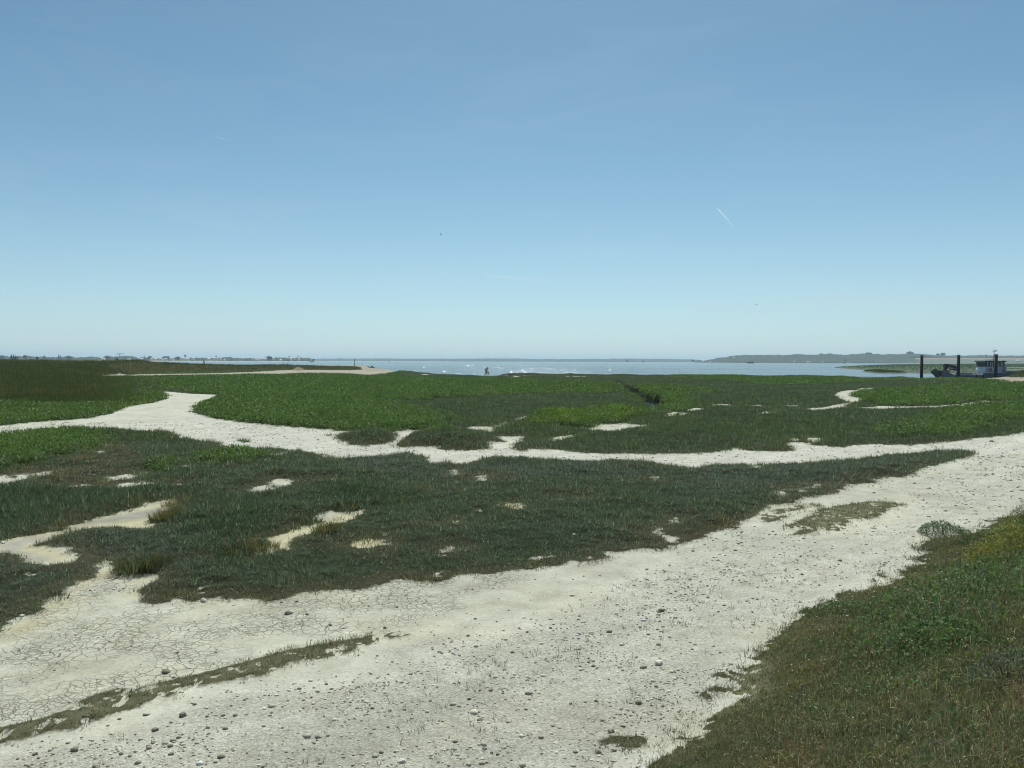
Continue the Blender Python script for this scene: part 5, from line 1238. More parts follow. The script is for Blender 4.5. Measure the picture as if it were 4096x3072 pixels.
bird(3026, 1219, 190, .9, 'tiny pale gull low in the sky right of centre', .2)

# ------------------------------------------------------------------ far shores
WOOD = mat('far_wood', (.032, .050, .026), .95, .45, .035); FIELDM = mat('far_field', (.25, .19, .12), .95, .2, .02); SHOREM = mat('far_shore', (.42, .39, .32), .95, .3, .02); MUDM = mat('mud_bank', (.06, .06, .05), .9, .3, .05)
def canopy(name, label, tops, d0, d1, base_y=None, crest=.55, hfront=.4, crown=9.0, amp=1.8, m_=WOOD, seed=1, z0=-.6):
    px = np.arange(tops[0][0], tops[-1][0] + 1, 1.6)
    ty = np.interp(px, [t[0] for t in tops], [t[1] for t in tops])
    T = np.concatenate([np.linspace(0, .12, 6), np.linspace(.16, 1, 16)])
    dep = d0 + (d1 - d0) * T
    XX = (px[None, :] - 2048) / F * dep[:, None]; YY = np.repeat(dep[:, None], len(px), 1)
    dc_ = d0 + (d1 - d0) * crest
    zt = np.array([at(a, b, dc_).z for a, b in zip(px, ty)])
    prof = np.interp(T, [0, .02, .10, crest, .85, 1], [0, hfront * .6, hfront, 1, .8, 0])
    fr = np.clip(prof, 0, 1)[:, None]
    ZZ = z0 + (zt[None, :] - z0) * fr
    bump = (fbm(XX / crown, YY / crown, seed, 2) * amp + fbm(XX / (crown * .4), YY / (crown * .4), seed + 5, 2) * amp * .45) * np.clip(fr * 1.5, 0, 1)
    bump = bump * np.clip((zt[None, :] - z0) / 8, .25, 1) - .35 * amp * (fr > .3)
    ZZ = ZZ + bump
    wob = 6 * fbm(XX / 25, YY / 25, seed + 9, 2)
    id_ = np.arange(XX.size).reshape(XX.shape)
    q = np.stack([id_[:-1, :-1], id_[:-1, 1:], id_[1:, 1:], id_[1:, :-1]], -1).reshape(-1, 4)
    o = link(name, np_mesh(name, np.stack([XX, YY + wob, ZZ], -1).reshape(-1, 3), q, True), m_)
    return o
def strip(name, px0, px1, y_near, y_far, z, m_, kind='structure', wav=0):
    pxs = np.linspace(px0, px1, 60); V = []
    for p in pxs:
        for yy in (y_near, y_far):
            x, y = flat(p, yy + (p - 2048) * .003, -.5); V.append((x, y))
    return V
# far town, left
town = [(-500, 1424), (-200, 1426), (0, 1424), (20, 1421.5), (35, 1426), (90, 1424), (110, 1421.5), (130, 1425), (200, 1428), (222, 1427), (255, 1427), (265, 1425), (285, 1425), (300, 1430), (330, 1428), (345, 1429), (365, 1425), (385, 1427), (410, 1432), (420, 1425), (440, 1425), (450, 1427), (465, 1424.5), (520, 1424.5), (545, 1427), (555, 1433), (565, 1428), (580, 1430), (600, 1426), (615, 1432), (640, 1434), (650, 1427), (665, 1426), (676, 1427), (690, 1434), (706, 1427), (718, 1427), (726, 1433), (765, 1430), (785, 1431), (800, 1432), (815, 1430), (830, 1432), (845, 1432), (862, 1430), (880, 1431), (893, 1428), (925, 1428.5), (935, 1432), (970, 1433.5), (985, 1431), (1000, 1431), (1020, 1433), (1035, 1432), (1050, 1434), (1066, 1429), (1080, 1427), (1090, 1430), (1105, 1431), (1125, 1431), (1140, 1430.5), (1160, 1432), (1175, 1433), (1185, 1431.5), (1200, 1431.5), (1220, 1431), (1240, 1432), (1252, 1438), (1259, 1445)]
DT = 2250
tag(canopy('town_wood', '', town, DT, DT + 110, crest=.45, hfront=.55, crown=8, amp=2.2, seed=301), 'dark belt of trees of the far town along the left horizon', 'wood', kind='stuff')
tx = np.linspace(-600, 1262, 120)
V = []
for p in tx:
    near = DT - 60 - 70 * max(0, min(1, (1262 - p) / 60)) + 12 * math.sin(p * .05)
    for d_, z_ in ((near, -.7), (near + 40, .9), (DT + 260, 1.0)): V.append(((p - 2048) / F * d_, d_, z_))
id_ = np.arange(len(V)).reshape(-1, 3); q = np.concatenate([np.stack([id_[:-1, k], id_[1:, k], id_[1:, k + 1], id_[:-1, k + 1]], -1) for k in (0, 1)])
tag(link('far_beach', np_mesh('far_beach', np.array(V), q, True), SHOREM), kind='structure')

def far_house(px, py, wpx, depth, label, group, white=True, hw=.42):
    p = at(px, py, depth); w_ = wpx / F * depth; hgt = max(2.6, min(6, w_ * hw)); dp = max(6, w_ * .6)
    zc = p.z - hgt * .9
    root = empty('white_house', (p.x, depth, zc))
    b = MB(); b.box((0, 0, hgt / 2 - 1.5), (w_, dp, hgt + 3)); wall = b.build('wall', M_WALL, root)
    b = MB()
    for k in range(max(1, int(w_ / 4))):
        b.box((-w_ / 2 + w_ * (k + .5) / max(1, int(w_ / 4)), -dp / 2 - .03, hgt * .5), (1.2, .12, 1.3))
    b.build('window', M_WIN, wall)
    b = MB(); rh = hgt * .55; bm = b.bm
    e = .35
    vs = [bm.verts.new(v) for v in ((-w_ / 2 - e, -dp / 2 - e, hgt), (w_ / 2 + e, -dp / 2 - e, hgt), (w_ / 2 + e, dp / 2 + e, hgt), (-w_ / 2 - e, dp / 2 + e, hgt), (-w_ / 2 + dp * .2, 0, hgt + rh), (w_ / 2 - dp * .2, 0, hgt + rh))]
    for f in ((0, 1, 5, 4), (2, 3, 4, 5), (1, 2, 5), (3, 0, 4), (3, 2, 1, 0)): bm.faces.new([vs[i] for i in f])
    roof = b.build('roof', M_ROOFGLARE if white else M_ROOFG, root)
    b = MB(); b.box((w_ * .25, dp * .1, hgt + rh), (.7, .7, 1.4)); b.build('chimney', M_WALL, roof)
    tag(root, label, 'house', group)
gh = 'pale houses of the far town on the left shore'
houses = [(413.5, 1434.5, 12), (516, 1437.5, 10), (566, 1435, 12), (605, 1433.5, 8), (622, 1435.5, 10), (636, 1432.5, 7), (644, 1434, 8), (651.5, 1437.5, 5), (663, 1434.5, 10), (682, 1432.5, 9), (694, 1437.5, 4.5), (724, 1433, 5), (732.5, 1433, 8), (748, 1435, 15), (773, 1432.5, 10), (835.6, 1435.5, 10), (858, 1432.5, 14), (869.5, 1432.5, 4.5), (882, 1433, 4.5), (898.7, 1438, 4.5), (1011.5, 1433, 5), (1023, 1436.5, 6), (1031, 1437.5, 9), (1041, 1435.5, 6), (1053.5, 1434.5, 6), (1061.7, 1435, 10), (1093.6, 1431.8, 7), (1122.7, 1439.3, 8), (1164, 1436, 5), (1177.6, 1430.8, 6), (1188, 1429.8, 8), (1192.6, 1434.3, 10), (1246.8, 1435, 3.5)]
hl = ['low white house at the left end of the far town, left of the crane', 'long low white house just right below the crane', 'white house directly left of the tall grey sail', 'white house first to the right of the tall grey sail', 'wide white house in the cluster right of the grey sail, lower left of it', 'small high white house over the cluster right of the grey sail', 'pale house in the middle of the cluster right of the grey sail', 'very small bright house lowest in the cluster right of the grey sail', 'wide white house at the right of the cluster beyond the grey sail', 'high white house between the cluster and the water tower', 'tiny low white house left of the water tower, nearest the water', 'tiny white house close left of the water tower', 'white house at the left foot of the water tower', 'widest white house, right below the water tower', 'white house alone right of the water tower', 'white house above the stooping walker on the dune', 'broad white house high in the trees in the middle of the left shore', 'narrow pale house touching the broad white house on its right', 'narrow steep white house at the left edge of the long dark tree belt', 'tiny low house in front of the long dark tree belt', 'small pointed white house at the left end of the low pale beach', 'small low white house over the left part of the pale far beach', 'bright low white house over the left part of the pale far beach', 'pale roof right of the bright low house over the far beach', 'small white house left of the long one below the big round tree', 'long white house touching the big round tree on the left shore', 'white house just right of the big round tree on the left shore', 'low bright white house at the water near the end of the far town', 'tiny pale house under the palm like trees of the far town', 'small white house high up, left of the twin spiky trees', 'white house high up beside the twin spiky trees', 'long pale house below the twin spiky trees', 'tiny white house on the right tip of the far town']
for (a_, b_, c_), l_ in zip(houses, hl): far_house(a_, b_, c_ * 1.05, DT - 22, l_, gh)

# single trees that stand over the belt
def far_tree(px, py, wpx, base, depth, label, kind='round', seed=0, group='single trees rising over the far shore'):
    r_ = np.random.default_rng(seed + 500); top = at(px, py, depth); bot = at(px, base, depth); h = top.z - bot.z; w_ = wpx / F * depth
    root = empty('far_tree', (top.x, depth, bot.z))
    b = MB(); b.tube((0, 0, -1), (0, 0, h * .6), w_ * .07, w_ * .03, 7); b.build('trunk', STEM, root)
    n = 1300; V_ = r_.normal(0, 1, (n, 3)); V_ /= np.linalg.norm(V_, axis=1)[:, None]; rad = r_.random(n) ** .4
    if kind == 'cone':
        t = r_.random(n) ** .8; C_ = np.stack([V_[:, 0] * (1 - t) * w_ * .5, V_[:, 1] * (1 - t) * w_ * .5, h * (.1 + .9 * t)], -1)
    else:
        ch = h * (.75 if kind == 'round' else .35); lob = 1 + .22 * np.sin(V_[:, 0] * 5 + seed) * np.cos(V_[:, 2] * 4 + seed)
        C_ = V_ * (rad * lob)[:, None] * np.array([w_ / 2, w_ / 2, ch / 2]); C_[:, 2] += h - ch / 2
    ls = w_ * .10 + .25
    v, f, c = leaves(C_, r_.uniform(0, 6.283, n), r_.uniform(-1, 1, n), np.full(n, ls), np.full(n, ls * .8), jitter(np.repeat(np.array([[.050, .075, .036]]), n, 0), .3))
    link('crown', np_mesh('crown', v, f, cols={'tint': c}), LEAF, root)
    tag(root, label, 'tree', group)
for k, (px, py, w_, base, kd, lab) in enumerate([
    (8, 1421, 16, 1441, 'round', 'rounded tree at the left edge of the photo on the far shore'), (101, 1421, 16, 1441, 'round', 'dark rounded tree above the person in white trousers'), (178, 1423, 10, 1441, 'round', 'small round tree standing out of the belt left of the conifer pair'),
    (234, 1418.5, 9, 1441, 'cone', 'taller conifer of the pair on the left horizon'), (241, 1420, 8, 1441, 'cone', 'shorter conifer of the pair on the left horizon'), (275, 1424, 24, 1441, 'round', 'broad flat topped tree right of the conifer pair'),
    (428, 1423.5, 22, 1441, 'round', 'big dark round tree left of the crane'), (600, 1424.5, 15, 1441, 'round', 'round tree over the houses right of the grey sail'), (661, 1424.5, 17, 1441, 'round', 'dark round tree behind the white cluster left of the water tower'), (673, 1424.5, 12, 1441, 'round', 'dark narrow tree next to the white cluster left of the water tower'),
    (712, 1426, 14, 1442, 'round', 'flat round tree left of the water tower'), (865, 1424.5, 6.5, 1436, 'lolly', 'small ball shaped tree on a bare trunk above the broad white house'), (1078, 1425, 24, 1443, 'round', 'largest round tree over the right half of the far town'),
    (1157, 1425.5, 7, 1434, 'lolly', 'palm like tree over the right part of the far town'), (1190.5, 1421.5, 4, 1434, 'cone', 'left one of the twin spiky trees at the end of the far town'), (1196, 1422.5, 4, 1434, 'cone', 'right one of the twin spiky trees at the end of the far town'), (1254, 1436, 10, 1445, 'round', 'low dark tree at the right tip of the far town')]):
    far_tree(px, py, w_, base, DT - 5 if kd != 'lolly' else DT + 10, lab, kd, k)
def water_tower():
    d = DT + 30; t, f = at(740.7, 1418, d), at(740.7, 1440, d); h = t.z - f.z; w_ = 8 / F * d; root = empty('water_tower', (t.x, d, f.z))
    b = MB(); b.tube((0, 0, 0), (0, 0, h * .55), w_ * .22, w_ * .2, 16); b.build('shaft', M_STONEB, root, True)
    b = MB(); b.tube((0, 0, h * .52), (0, 0, h * .80), w_ * .24, w_ * .5, 20); b.tube((0, 0, h * .80), (0, 0, h * .95), w_ * .5, w_ * .46, 20); b.tube((0, 0, h * .95), (0, 0, h), w_ * .46, w_ * .2, 20); b.build('tank', M_STONEB, root)
    tag(root, 'grey water tower with a flared tank above the far town', 'water tower')
water_tower()
def tower_crane():
    d = DT + 60; t, f = at(479, 1414.5, d), at(479, 1440, d); h = t.z - f.z; root = empty('tower_crane', (t.x, d, f.z)); s = d / F
    def lattice(mb, a, b_, w_, n):
        a, b_ = Vector(a), Vector(b_); ax = (b_ - a).normalized(); side = Vector((0, 1, 0)); upv = ax.cross(side)
        cs = [side * w_ * i + upv * w_ * j_ for i, j_ in ((-.5, -.5), (.5, -.5), (.5, .5), (-.5, .5))]
        for c in cs: mb.tube(a + c, b_ + c, .22, None, 5)
        for k in range(n):
            p_, q_ = a + (b_ - a) * (k / n), a + (b_ - a) * ((k + 1) / n)
            for m1 in range(4): mb.tube(p_ + cs[m1], q_ + cs[(m1 + 1) % 4], .16, None, 4)
    b = MB(); lattice(b, (0, 0, 0), (0, 0, h), 1.6, 14); b.build('mast', M_GREY, root)
    b = MB(); lattice(b, (0, 0, h - .5), (17 * s, 0, h + .5), 1.0, 14); b.build('jib', M_GREY, root)
    b = MB(); lattice(b, (0, 0, h - .5), (-12 * s, 0, h - .3), 1.2, 6); cj = b.build('counter_jib', M_GREY, root)
    b = MB(); b.box((-9.5 * s, 0, h - 1.0), (4.2 * s, 1.6, 1.6)); b.build('counterweight', M_DARK, cj)
    b = MB(); b.box((.9, -1, h - 1.4), (1.6, 1.4, 1.9)); b.build('cab', M_DARK, root)
    tag(root, 'tower crane with a long jib over the far town', 'crane')
tower_crane()

# middle: low hazy hills beyond the bay
hz = [(1180, 1436), (1260, 1434.5), (1330, 1434), (1365, 1433), (1420, 1434), (1520, 1433.4), (1560, 1433), (1600, 1434.3), (1700, 1434.4), (1800, 1434.6), (1960, 1433.6), (2080, 1433.6), (2130, 1435), (2200, 1435.3), (2320, 1435.8), (2440, 1434.6), (2480, 1434.4), (2560, 1434.6), (2620, 1434.2), (2700, 1435.5), (2770, 1437.5), (2800, 1440), (2840, 1447.5)]
o = canopy('hills', '', hz, 5600, 6300, crest=.5, hfront=.35, crown=30, amp=3.0, seed=311); tag(o, kind='structure')
def bar(name, px0, px1, d, z, th, m_):
    V = []
    for p in np.linspace(px0, px1, 80):
        w_ = 1 + .5 * math.sin(p * .11) + .3 * math.sin(p * .37)
        for dd, zz_ in ((d, -.6), (d + 10, z * w_), (d + th, z * w_), (d + th + 10, -.6)): V.append(((p - 2048) / F * dd, dd, zz_))
    id_ = np.arange(len(V)).reshape(-1, 4); q = np.concatenate([np.stack([id_[:-1, k], id_[1:, k], id_[1:, k + 1], id_[:-1, k + 1]], -1) for k in range(3)])
    tag(link(name, np_mesh(name, np.array(V), q, True), m_), kind='structure')
bar('mud_flat', 1800, 2800, 4300, .9, 60, MUDM)
bar('mud_flat', 3015, 4300, 2350, .9, 40, MUDM)

# right: wooded headland, field, wood behind
rt = [(2776, 1447.5), (2790, 1444), (2830, 1440), (2870, 1431), (2900, 1429), (2940, 1421), (2960, 1419), (3050, 1419), (3100, 1418), (3130, 1420), (3160, 1418), (3180, 1415), (3230, 1417), (3250, 1419), (3280, 1415), (3340, 1414), (3370, 1419), (3420, 1416), (3475, 1412), (3520, 1417), (3560, 1415), (3600, 1416), (3640, 1413), (3690, 1415), (3740, 1419), (3790, 1421), (3850, 1421.5), (3920, 1420), (4000, 1421), (4096, 1422), (4300, 1425), (4700, 1428)]
front = [t for t in rt if t[0] <= 3600] + [(3630, 1424), (3660, 1434), (3690, 1447), (3700, 1450.5)]
tag(canopy('headland_wood', '', front, 2750, 3050, crest=.6, hfront=.22, crown=11, amp=2.6, seed=321), 'dark wooded headland rising along the right horizon', 'wood', kind='stuff')
back = [(3560, 1450)] + [t for t in rt if t[0] > 3590]
o = canopy('distant_wood', '', back, 3150, 3350, crest=.5, hfront=.8, crown=11, amp=2.4, seed=331, z0=8); tag(o, 'belt of trees behind the pale field at the right horizon', 'wood', kind='stuff')
low = [(3585, 1449), (3640, 1442.5), (3700, 1441.5), (4000, 1441), (4300, 1441), (4700, 1442)]
V = []
for p in np.linspace(3560, 4700, 90):
    yb = 1443.5 + (p - 2048) * .003 + 4.2
    for dd, yy in ((2700, yb), (2760, yb - 2.5), (2850, yb - 5.5), (3000, 1437 + .4 * math.sin(p * .03)), (3150, 1432.5 + .5 * math.sin(p * .02)), (3260, 1431)):
        a_ = at(p, yy, dd); V.append((a_.x, dd, a_.z if dd > 2700 else -.7))
id_ = np.arange(len(V)).reshape(-1, 6)
q1 = np.concatenate([np.stack([id_[:-1, k], id_[1:, k], id_[1:, k + 1], id_[:-1, k + 1]], -1) for k in (3, 4)]); q0 = np.concatenate([np.stack([id_[:-1, k], id_[1:, k], id_[1:, k + 1], id_[:-1, k + 1]], -1) for k in (0, 1, 2)])
tag(link('hillside', np_mesh('hillside', np.array(V), q0, True), mat('far_pasture', (.11, .12, .07), .95, .35, .02)), kind='structure')
tag(link('field', np_mesh('field', np.array(V), q1, True), FIELDM), kind='structure')
gr = 'white houses on the right far shore'
for px, py, w_, dd, lab in [(2812, 1445.5, 4, 2740, 'small white house at the left tip of the wooded headland'), (2840, 1446, 3, 2740, 'tiny white house second from the left tip of the headland'), (2936, 1431.5, 3.5, 2800, 'tiny white house half way up the wooded headland'), (3178, 1445.5, 5.5, 2740, 'white house at the waterside right of the fishing boat'), (3231, 1448, 6.5, 2735, 'bright white house at the foot of the headland, larger of a pair'), (3240, 1448.3, 4, 2735, 'small white house right beside the bright one at the foot of the headland'), (3862, 1437, 10, 2960, 'low pale farmhouse in the field between the second and third piles'), (4070, 1443, 14, 2860, 'pale farm building at the right edge above the boat rails'), (3290, 1449, 4, 2735, 'last tiny white house on the right along the foot of the headland')]:
    far_house(px, py, w_ * 1.1, dd, lab, gr)
for k, (px, py, w_, base, dd, lab) in enumerate([(2773, 1440.5, 15, 1447.5, 3400, 'left one of two round trees off the tip of the headland'), (2795, 1442, 14, 1447.5, 3400, 'right one of two round trees off the tip of the headland'), (3475, 1410, 24, 1425, 2920, 'bulging tree top on the skyline of the headland'), (3640, 1406.5, 26, 1425, 3230, 'tallest rounded tree on the right skyline, left of the first pile'), (3752, 1413.5, 13, 1424, 3230, 'smaller of two round trees on the skyline between the first and second piles'), (3772, 1411.5, 18, 1424, 3230, 'larger of two round trees on the skyline between the first and second piles'), (3285, 1413.5, 12, 1425, 2920, 'narrow tree top on the skyline left of the beacon')]):
    far_tree(px, py, w_, base, dd, lab, 'round', 40 + k, 'single trees on the right skyline')

# green islet off the marsh
def islet(name, pts, seed, label):
    poly = np.array([flat(p[0], p[1], -.1) for p in pts])
    x0, y0 = poly.min(0) - 5; x1, y1 = poly.max(0) + 5
    xs, ys = np.linspace(x0, x1, 240), np.concatenate([np.linspace(y0, y0 + (y1 - y0) * .25, 110), np.linspace(y0 + (y1 - y0) * .25, y1, 90)[1:]])
    X_, Y_ = np.meshgrid(xs, ys); s_ = sdist(X_, Y_, poly, 30.0) + 1.2 * fbm(X_ / 4, Y_ / 8, seed, 3)
    Z_ = -1.2 + 1.05 * sstep(-2, 3, s_) + .35 * sstep(1, 9, s_) + .12 * fbm(X_ / 3, Y_ / 3, seed + 2, 3) * sstep(0, 4, s_)
    c_ = lerp3(np.repeat(np.array([[[.075, .07, .05]]]), X_.shape[0], 0).repeat(X_.shape[1], 1), np.array([.048, .080, .024]), sstep(.5, 4, s_ + 2 * fbm(X_ / 5, Y_ / 9, seed + 4, 3)))
    c_ = c_ * (1 + .5 * fbm(X_ / 1.5, Y_ / 2.5, seed + 6, 3))[..., None]
    id_ = np.arange(X_.size).reshape(X_.shape); q = np.stack([id_[:-1, :-1], id_[:-1, 1:], id_[1:, 1:], id_[1:, :-1]], -1).reshape(-1, 4)
    mm, nt_, b_ = new_mat('islet_turf'); a_ = nt_.nodes.new('ShaderNodeAttribute'); a_.attribute_name = 'tint'; nt_.links.new(a_.outputs['Color'], b_.inputs['Base Color']); b_.inputs['Roughness'].default_value = .95
    tag(link(name, np_mesh(name, np.stack([X_, Y_, Z_], -1).reshape(-1, 3), q, True, cols={'tint': c_.reshape(-1, 3)}), mm), kind='structure')
    # plants
    n = 130000; t = rng.random(n) ** 1.8; yy = y0 + t * (y1 - y0); xx = x0 + rng.random(n) * (x1 - x0)
    sv = sdist(xx, yy, poly, 30.0); k = sv > 1.5 + rng.random(n) * 2; xx, yy, sv = xx[k], yy[k], sv[k]; m = len(xx)
    zz_ = -1.2 + 1.05 * sstep(-2, 3, sv) + .35 * sstep(1, 9, sv)
    lsz = np.clip(yy / 330, .8, 2.2)
    v, f, c = blades(np.stack([xx, yy, zz_], -1), rng.uniform(0, 6.283, m), np.abs(rng.normal(.5, .3, m)), .38 * lsz * rng.uniform(.6, 1.3, m), .30 * lsz, jitter(np.repeat(np.array([[.070, .118, .032]]), m, 0), .3), 1)
    return v, f, c
iv = [islet('islet', islet_main, 401, ''), islet('islet', islet_small, 431, '')]
v, f, c = join(iv); tag(link('islet_grass', np_mesh('islet_grass', v, f, cols={'tint': c}), GRASS), 'green marsh grass on the flat islet behind the work boat', 'grass', kind='stuff')

# ------------------------------------------------------------------ vapour trails, high above the haze
def vapour_trail(p0, p1, dist, w0, w1, a0, a1, label):
    """a tapering cloud of ice crystals: closed lengths of thin volume, thinner towards the old end"""
    d0_, d1_ = Vector(ray(*p0)).normalized(), Vector(ray(*p1)).normalized(); A_ = Vector(CAM) + d0_ * dist; B_ = Vector(CAM) + d1_ * dist * 1.02
    ax = (B_ - A_).normalized(); s1 = ax.cross(Vector((0, 0, 1))).normalized(); s2 = ax.cross(s1); nseg, mseg = 9, 12
    b = MB(); bm = b.bm; ms = []
    for k in range(nseg):
        rings = []
        for t in (k / nseg, (k + .995) / nseg):
            r_ = .5 * (w0 + (w1 - w0) * t) / F * dist * (.3 if t == 0 else 1)
            rings.append([bm.verts.new((B_ - A_) * t + (s1 * math.cos(2 * math.pi * q / mseg) + s2 * math.sin(2 * math.pi * q / mseg)) * r_) for q in range(mseg)])
        fs = [bm.faces.new(rings[0]), bm.faces.new(rings[1][::-1])] + [bm.faces.new((rings[0][q], rings[0][(q + 1) % mseg], rings[1][(q + 1) % mseg], rings[1][q])) for q in range(mseg)]
        for f_ in fs: f_.material_index = k
        t = (k + .5) / nseg; dia = (w0 + (w1 - w0) * t) / F * dist
        m = bpy.data.materials.new('vapour'); m.use_nodes = True; t_ = m.node_tree; t_.nodes.remove(t_.nodes['Principled BSDF'])
        v_ = t_.nodes.new('ShaderNodeVolumePrincipled'); v_.inputs['Color'].default_value = (1, 1, 1, 1); v_.inputs['Density'].default_value = (a0 + (a1 - a0) * t) / dia; v_.inputs['Anisotropy'].default_value = .45
        t_.links.new(v_.outputs[0], t_.nodes['Material Output'].inputs['Volume']); ms.append(m)
    o = b.build('vapour_trail', ms); o.location = A_
    tag(o, label, 'vapour trail')
vapour_trail((2866, 829), (2937, 908), 48000, 4.0, 6, 1.0, .02, 'short bright white vapour trail slanting in the sky right of centre')
vapour_trail((858, 546), (930, 566), 40000, 3, 5, .13, .02, 'very faint short vapour trail in the upper left sky')
vapour_trail((1930, 1103), (2200, 1122), 60000, 10, 16, .16, .03, 'faint long thin vapour trail low in the middle of the sky')
# ------------------------------------------------------------------ water
def water_material():
    m, nt, b = new_mat('sea_water')
    L, N = nt.links.new, nt.nodes.new
    geo = N('ShaderNodeNewGeometry')
    def mapped(sc):
        mp = N('ShaderNodeMapping'); mp.inputs['Scale'].default_value = sc; L(geo.outputs['Position'], mp.inputs['Vector']); return mp.outputs[0]
    def noise(sc, scale, det):
        n = N('ShaderNodeTexNoise'); n.inputs['Scale'].default_value = scale; n.inputs['Detail'].default_value = det; L(mapped(sc), n.inputs['Vector']); return n.outputs['Fac']
    slick = N('ShaderNodeValToRGB'); L(noise((.004, .030, 1), 1.0, 5), slick.inputs['Fac'])
    slick.color_ramp.elements[0].position = .46; slick.color_ramp.elements[1].position = .62
    a = N('ShaderNodeMath'); a.operation = 'MULTIPLY_ADD'; a.inputs[1].default_value = -.34; a.inputs[2].default_value = .62
    L(slick.outputs['Color'], a.inputs[0])
    b1 = N('ShaderNodeBump'); b1.inputs['Distance'].default_value = .5
    L(noise((.9, 1.6, 1), 1.0, 6), b1.inputs['Height']); L(a.outputs[0], b1.inputs['Strength'])
    b.inputs['Base Color'].default_value = (.018, .042, .062, 1); b.inputs['Roughness'].default_value = .12
    b.inputs['IOR'].default_value = 1.33; b.inputs['Specular IOR Level'].default_value = .5
    L(b1.outputs[0], b.inputs['Normal'])
    return m
WL = -.5
wm = np_mesh('sea', np.array([(-12500, 60, WL), (12500, 60, WL), (12500, 14500, WL), (-12500, 14500, WL)]), np.array([[0, 1, 2, 3]]))
tag(link('sea', wm, water_material()), kind='structure')
# steep little wavelets in the middle of the bay, some of which catch the sun
n = 13000
d_ = 190 * (1000 / 190) ** rng.random(n); x_ = (rng.normal(2080, 380, n) - 2048) / F * d_
k = (rng.random(n) < np.clip(260 / d_, .25, 1)); d_, x_ = d_[k], x_[k]; n = len(d_)
til = np.radians(28 + rng.normal(0, 7, n)); az = rng.normal(math.pi * .5 + .04, .16, n); ww = rng.uniform(.05, .16, n) * (d_ / 300) ** .5; hh = ww * .30
f_ = np.stack([-np.cos(az), -np.sin(az)], -1); r_ = np.stack([-f_[:, 1], f_[:, 0]], -1); run = (hh / np.tan(til))
ctr = np.stack([x_, d_], -1)
def pt(a, b, z): return np.concatenate([ctr + r_ * a[:, None] + f_ * b[:, None], (WL + z)[:, None]], 1)
V = np.stack([pt(-ww / 2, run, np.zeros(n)), pt(ww / 2, run, np.zeros(n)), pt(ww / 2, 0 * ww, hh), pt(-ww / 2, 0 * ww, hh), pt(-ww / 2, -run * 1.6, np.zeros(n)), pt(ww / 2, -run * 1.6, np.zeros(n))], 1).reshape(-1, 3)
b_ = np.arange(n)[:, None] * 6; Fq = (b_[:, None, :] + np.array([[0, 1, 2, 3], [3, 2, 5, 4]])[None]).reshape(-1, 4)
keep_sea = sample(sd_land, x_, np.clip(d_, None, 430)) < -3
keep_sea |= d_ > 430
Fq = Fq[np.repeat(keep_sea, 2)]
wv, ntw, bw = new_mat('wavelet'); bw.inputs['Base Color'].default_value = (.018, .042, .062, 1); bw.inputs['Roughness'].default_value = .10; bw.inputs['IOR'].default_value = 1.33
tag(link('wavelets', np_mesh('wavelets', V, Fq), wv), 'small wavelets glinting in the sun on the middle of the bay', 'waves', kind='stuff')
bed = np_mesh('sea_bed', np.array([(-12500, -800, -2.4), (12500, -800, -2.4), (12500, 14500, -2.4), (-12500, 14500, -2.4)]), np.array([[0, 1, 2, 3]]))
tag(link('sea_bed', bed, mat('sea_bed', (.2, .19, .15), .9)), kind='structure')

# ------------------------------------------------------------------ light, sky and air
SUN_EL, SUN_AZ = math.radians(56), math.radians(4)      # azimuth measured from straight ahead, towards the right
sun_d = bpy.data.lights.new('sun', 'SUN'); sun = bpy.data.objects.new('sun', sun_d); col.objects.link(sun)
sun_d.energy = 4.4; sun_d.angle = math.radians(.53); sun_d.color = (1, .985, .92)
sdv = Vector((math.sin(SUN_AZ) * math.cos(SUN_EL), math.cos(SUN_AZ) * math.cos(SUN_EL), math.sin(SUN_EL)))
sun.rotation_euler = (-sdv).to_track_quat('-Z', 'Y').to_euler(); sun.location = sdv * 50
w = bpy.data.worlds.new('World'); scene.world = w; w.use_nodes = True
nt = w.node_tree; bg = nt.nodes['Background']
sk = nt.nodes.new('ShaderNodeTexSky'); sk.sky_type = 'NISHITA'; sk.sun_disc = False
sk.sun_elevation = SUN_EL; sk.sun_rotation = SUN_AZ; sk.altitude = 0; sk.air_density = .65; sk.dust_density = .5; sk.ozone_density = 1.5
tn = nt.nodes.new('ShaderNodeMix'); tn.data_type = 'RGBA'; tn.blend_type = 'MULTIPLY'; tn.inputs[0].default_value = 1
nt.links.new(sk.outputs[0], tn.inputs[6]); tn.inputs[7].default_value = (.74, 1.01, .925, 1)      # the camera's cyan cast
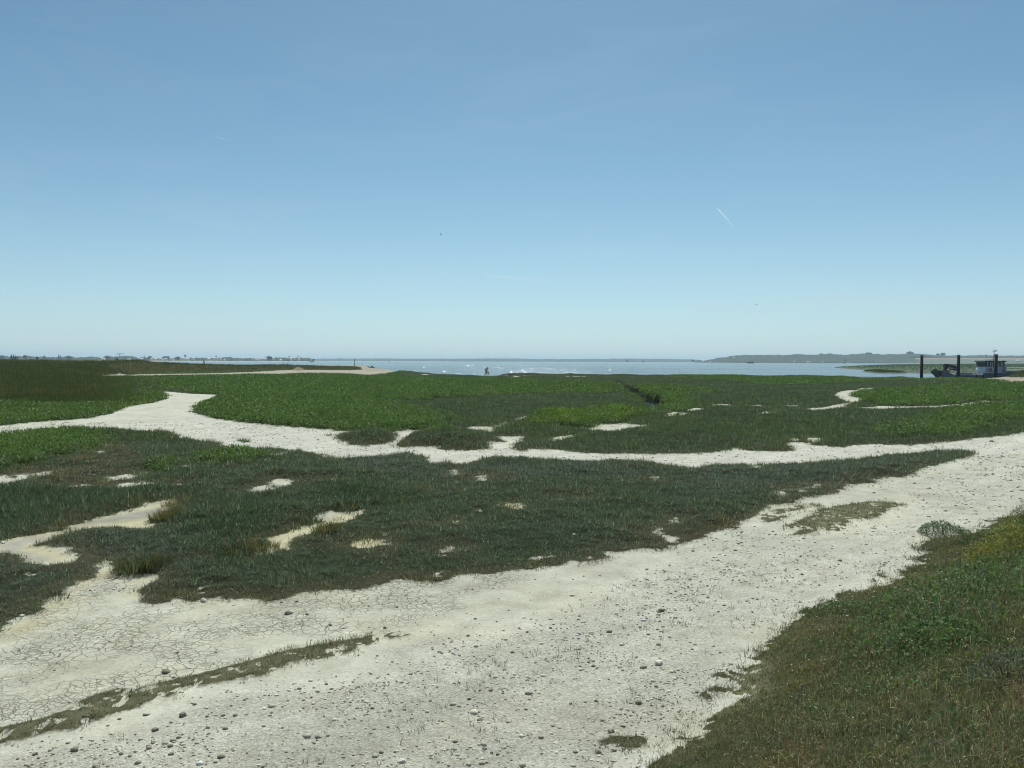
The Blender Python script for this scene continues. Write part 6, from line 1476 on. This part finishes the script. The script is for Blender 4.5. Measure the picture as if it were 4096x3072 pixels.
# thin veils of high cloud, and horizon haze painted into the low sky colour
tcw = nt.nodes.new('ShaderNodeTexCoord'); mpw = nt.nodes.new('ShaderNodeMapping'); mpw.inputs['Scale'].default_value = (1.6, 1.6, 9); mpw.inputs['Rotation'].default_value = (.05, .12, .4)
nt.links.new(tcw.outputs['Generated'], mpw.inputs['Vector'])
nz = nt.nodes.new('ShaderNodeTexNoise'); nz.inputs['Scale'].default_value = 2.2; nz.inputs['Detail'].default_value = 7; nz.inputs['Roughness'].default_value = .55; nz.inputs['Distortion'].default_value = .6
nt.links.new(mpw.outputs[0], nz.inputs['Vector'])
rw = nt.nodes.new('ShaderNodeValToRGB'); rw.color_ramp.elements[0].position = .48; rw.color_ramp.elements[1].position = .75; rw.color_ramp.elements[1].color = (.07, .07, .07, 1)
nt.links.new(nz.outputs['Fac'], rw.inputs['Fac'])
cl = nt.nodes.new('ShaderNodeMix'); cl.data_type = 'RGBA'; 
sep = nt.nodes.new('ShaderNodeSeparateXYZ'); nt.links.new(tcw.outputs['Generated'], sep.inputs[0])
def wmath(op, a, b):
    n = nt.nodes.new('ShaderNodeMath'); n.operation = op
    for k, v in ((0, a), (1, b)):
        if isinstance(v, (int, float)): n.inputs[k].default_value = v
        else: nt.links.new(v, n.inputs[k])
    return n.outputs[0]
low = wmath('MULTIPLY', wmath('POWER', wmath('SUBTRACT', 1, wmath('ABSOLUTE', sep.outputs['Z'], 0)), 9), .72)
nt.links.new(wmath('ADD', rw.outputs['Color'], low), cl.inputs[0]); nt.links.new(tn.outputs[2], cl.inputs[6]); cl.inputs[7].default_value = (5.45, 6.3, 7.05, 1)
nt.links.new(cl.outputs[2], bg.inputs['Color']); bg.inputs['Strength'].default_value = .108

def haze_box():
    m = bpy.data.materials.new('haze'); m.use_nodes = True; t = m.node_tree
    t.nodes.remove(t.nodes['Principled BSDF'])
    v = t.nodes.new('ShaderNodeVolumePrincipled'); v.inputs['Color'].default_value = (.66, .86, .98, 1); v.inputs['Density'].default_value = HAZE
    v.inputs['Anisotropy'].default_value = .25
    t.links.new(v.outputs[0], t.nodes['Material Output'].inputs['Volume'])
    b = MB(); b.box((0, 6900, 33.2), (26000, 16000, 73.6)); o = b.build('haze', m); tag(o, kind='stuff')
HAZE = 1.15e-4
haze_box()
scene.render.engine = 'CYCLES'
scene.view_settings.view_transform = 'Standard'; scene.view_settings.look = 'None'; scene.view_settings.exposure = 0; scene.view_settings.gamma = 1
scene.cycles.max_bounces = 6; scene.cycles.volume_bounces = 3; scene.cycles.transparent_max_bounces = 12
scene.cycles.use_denoising = True
scene.cycles.filter_width = 1.1
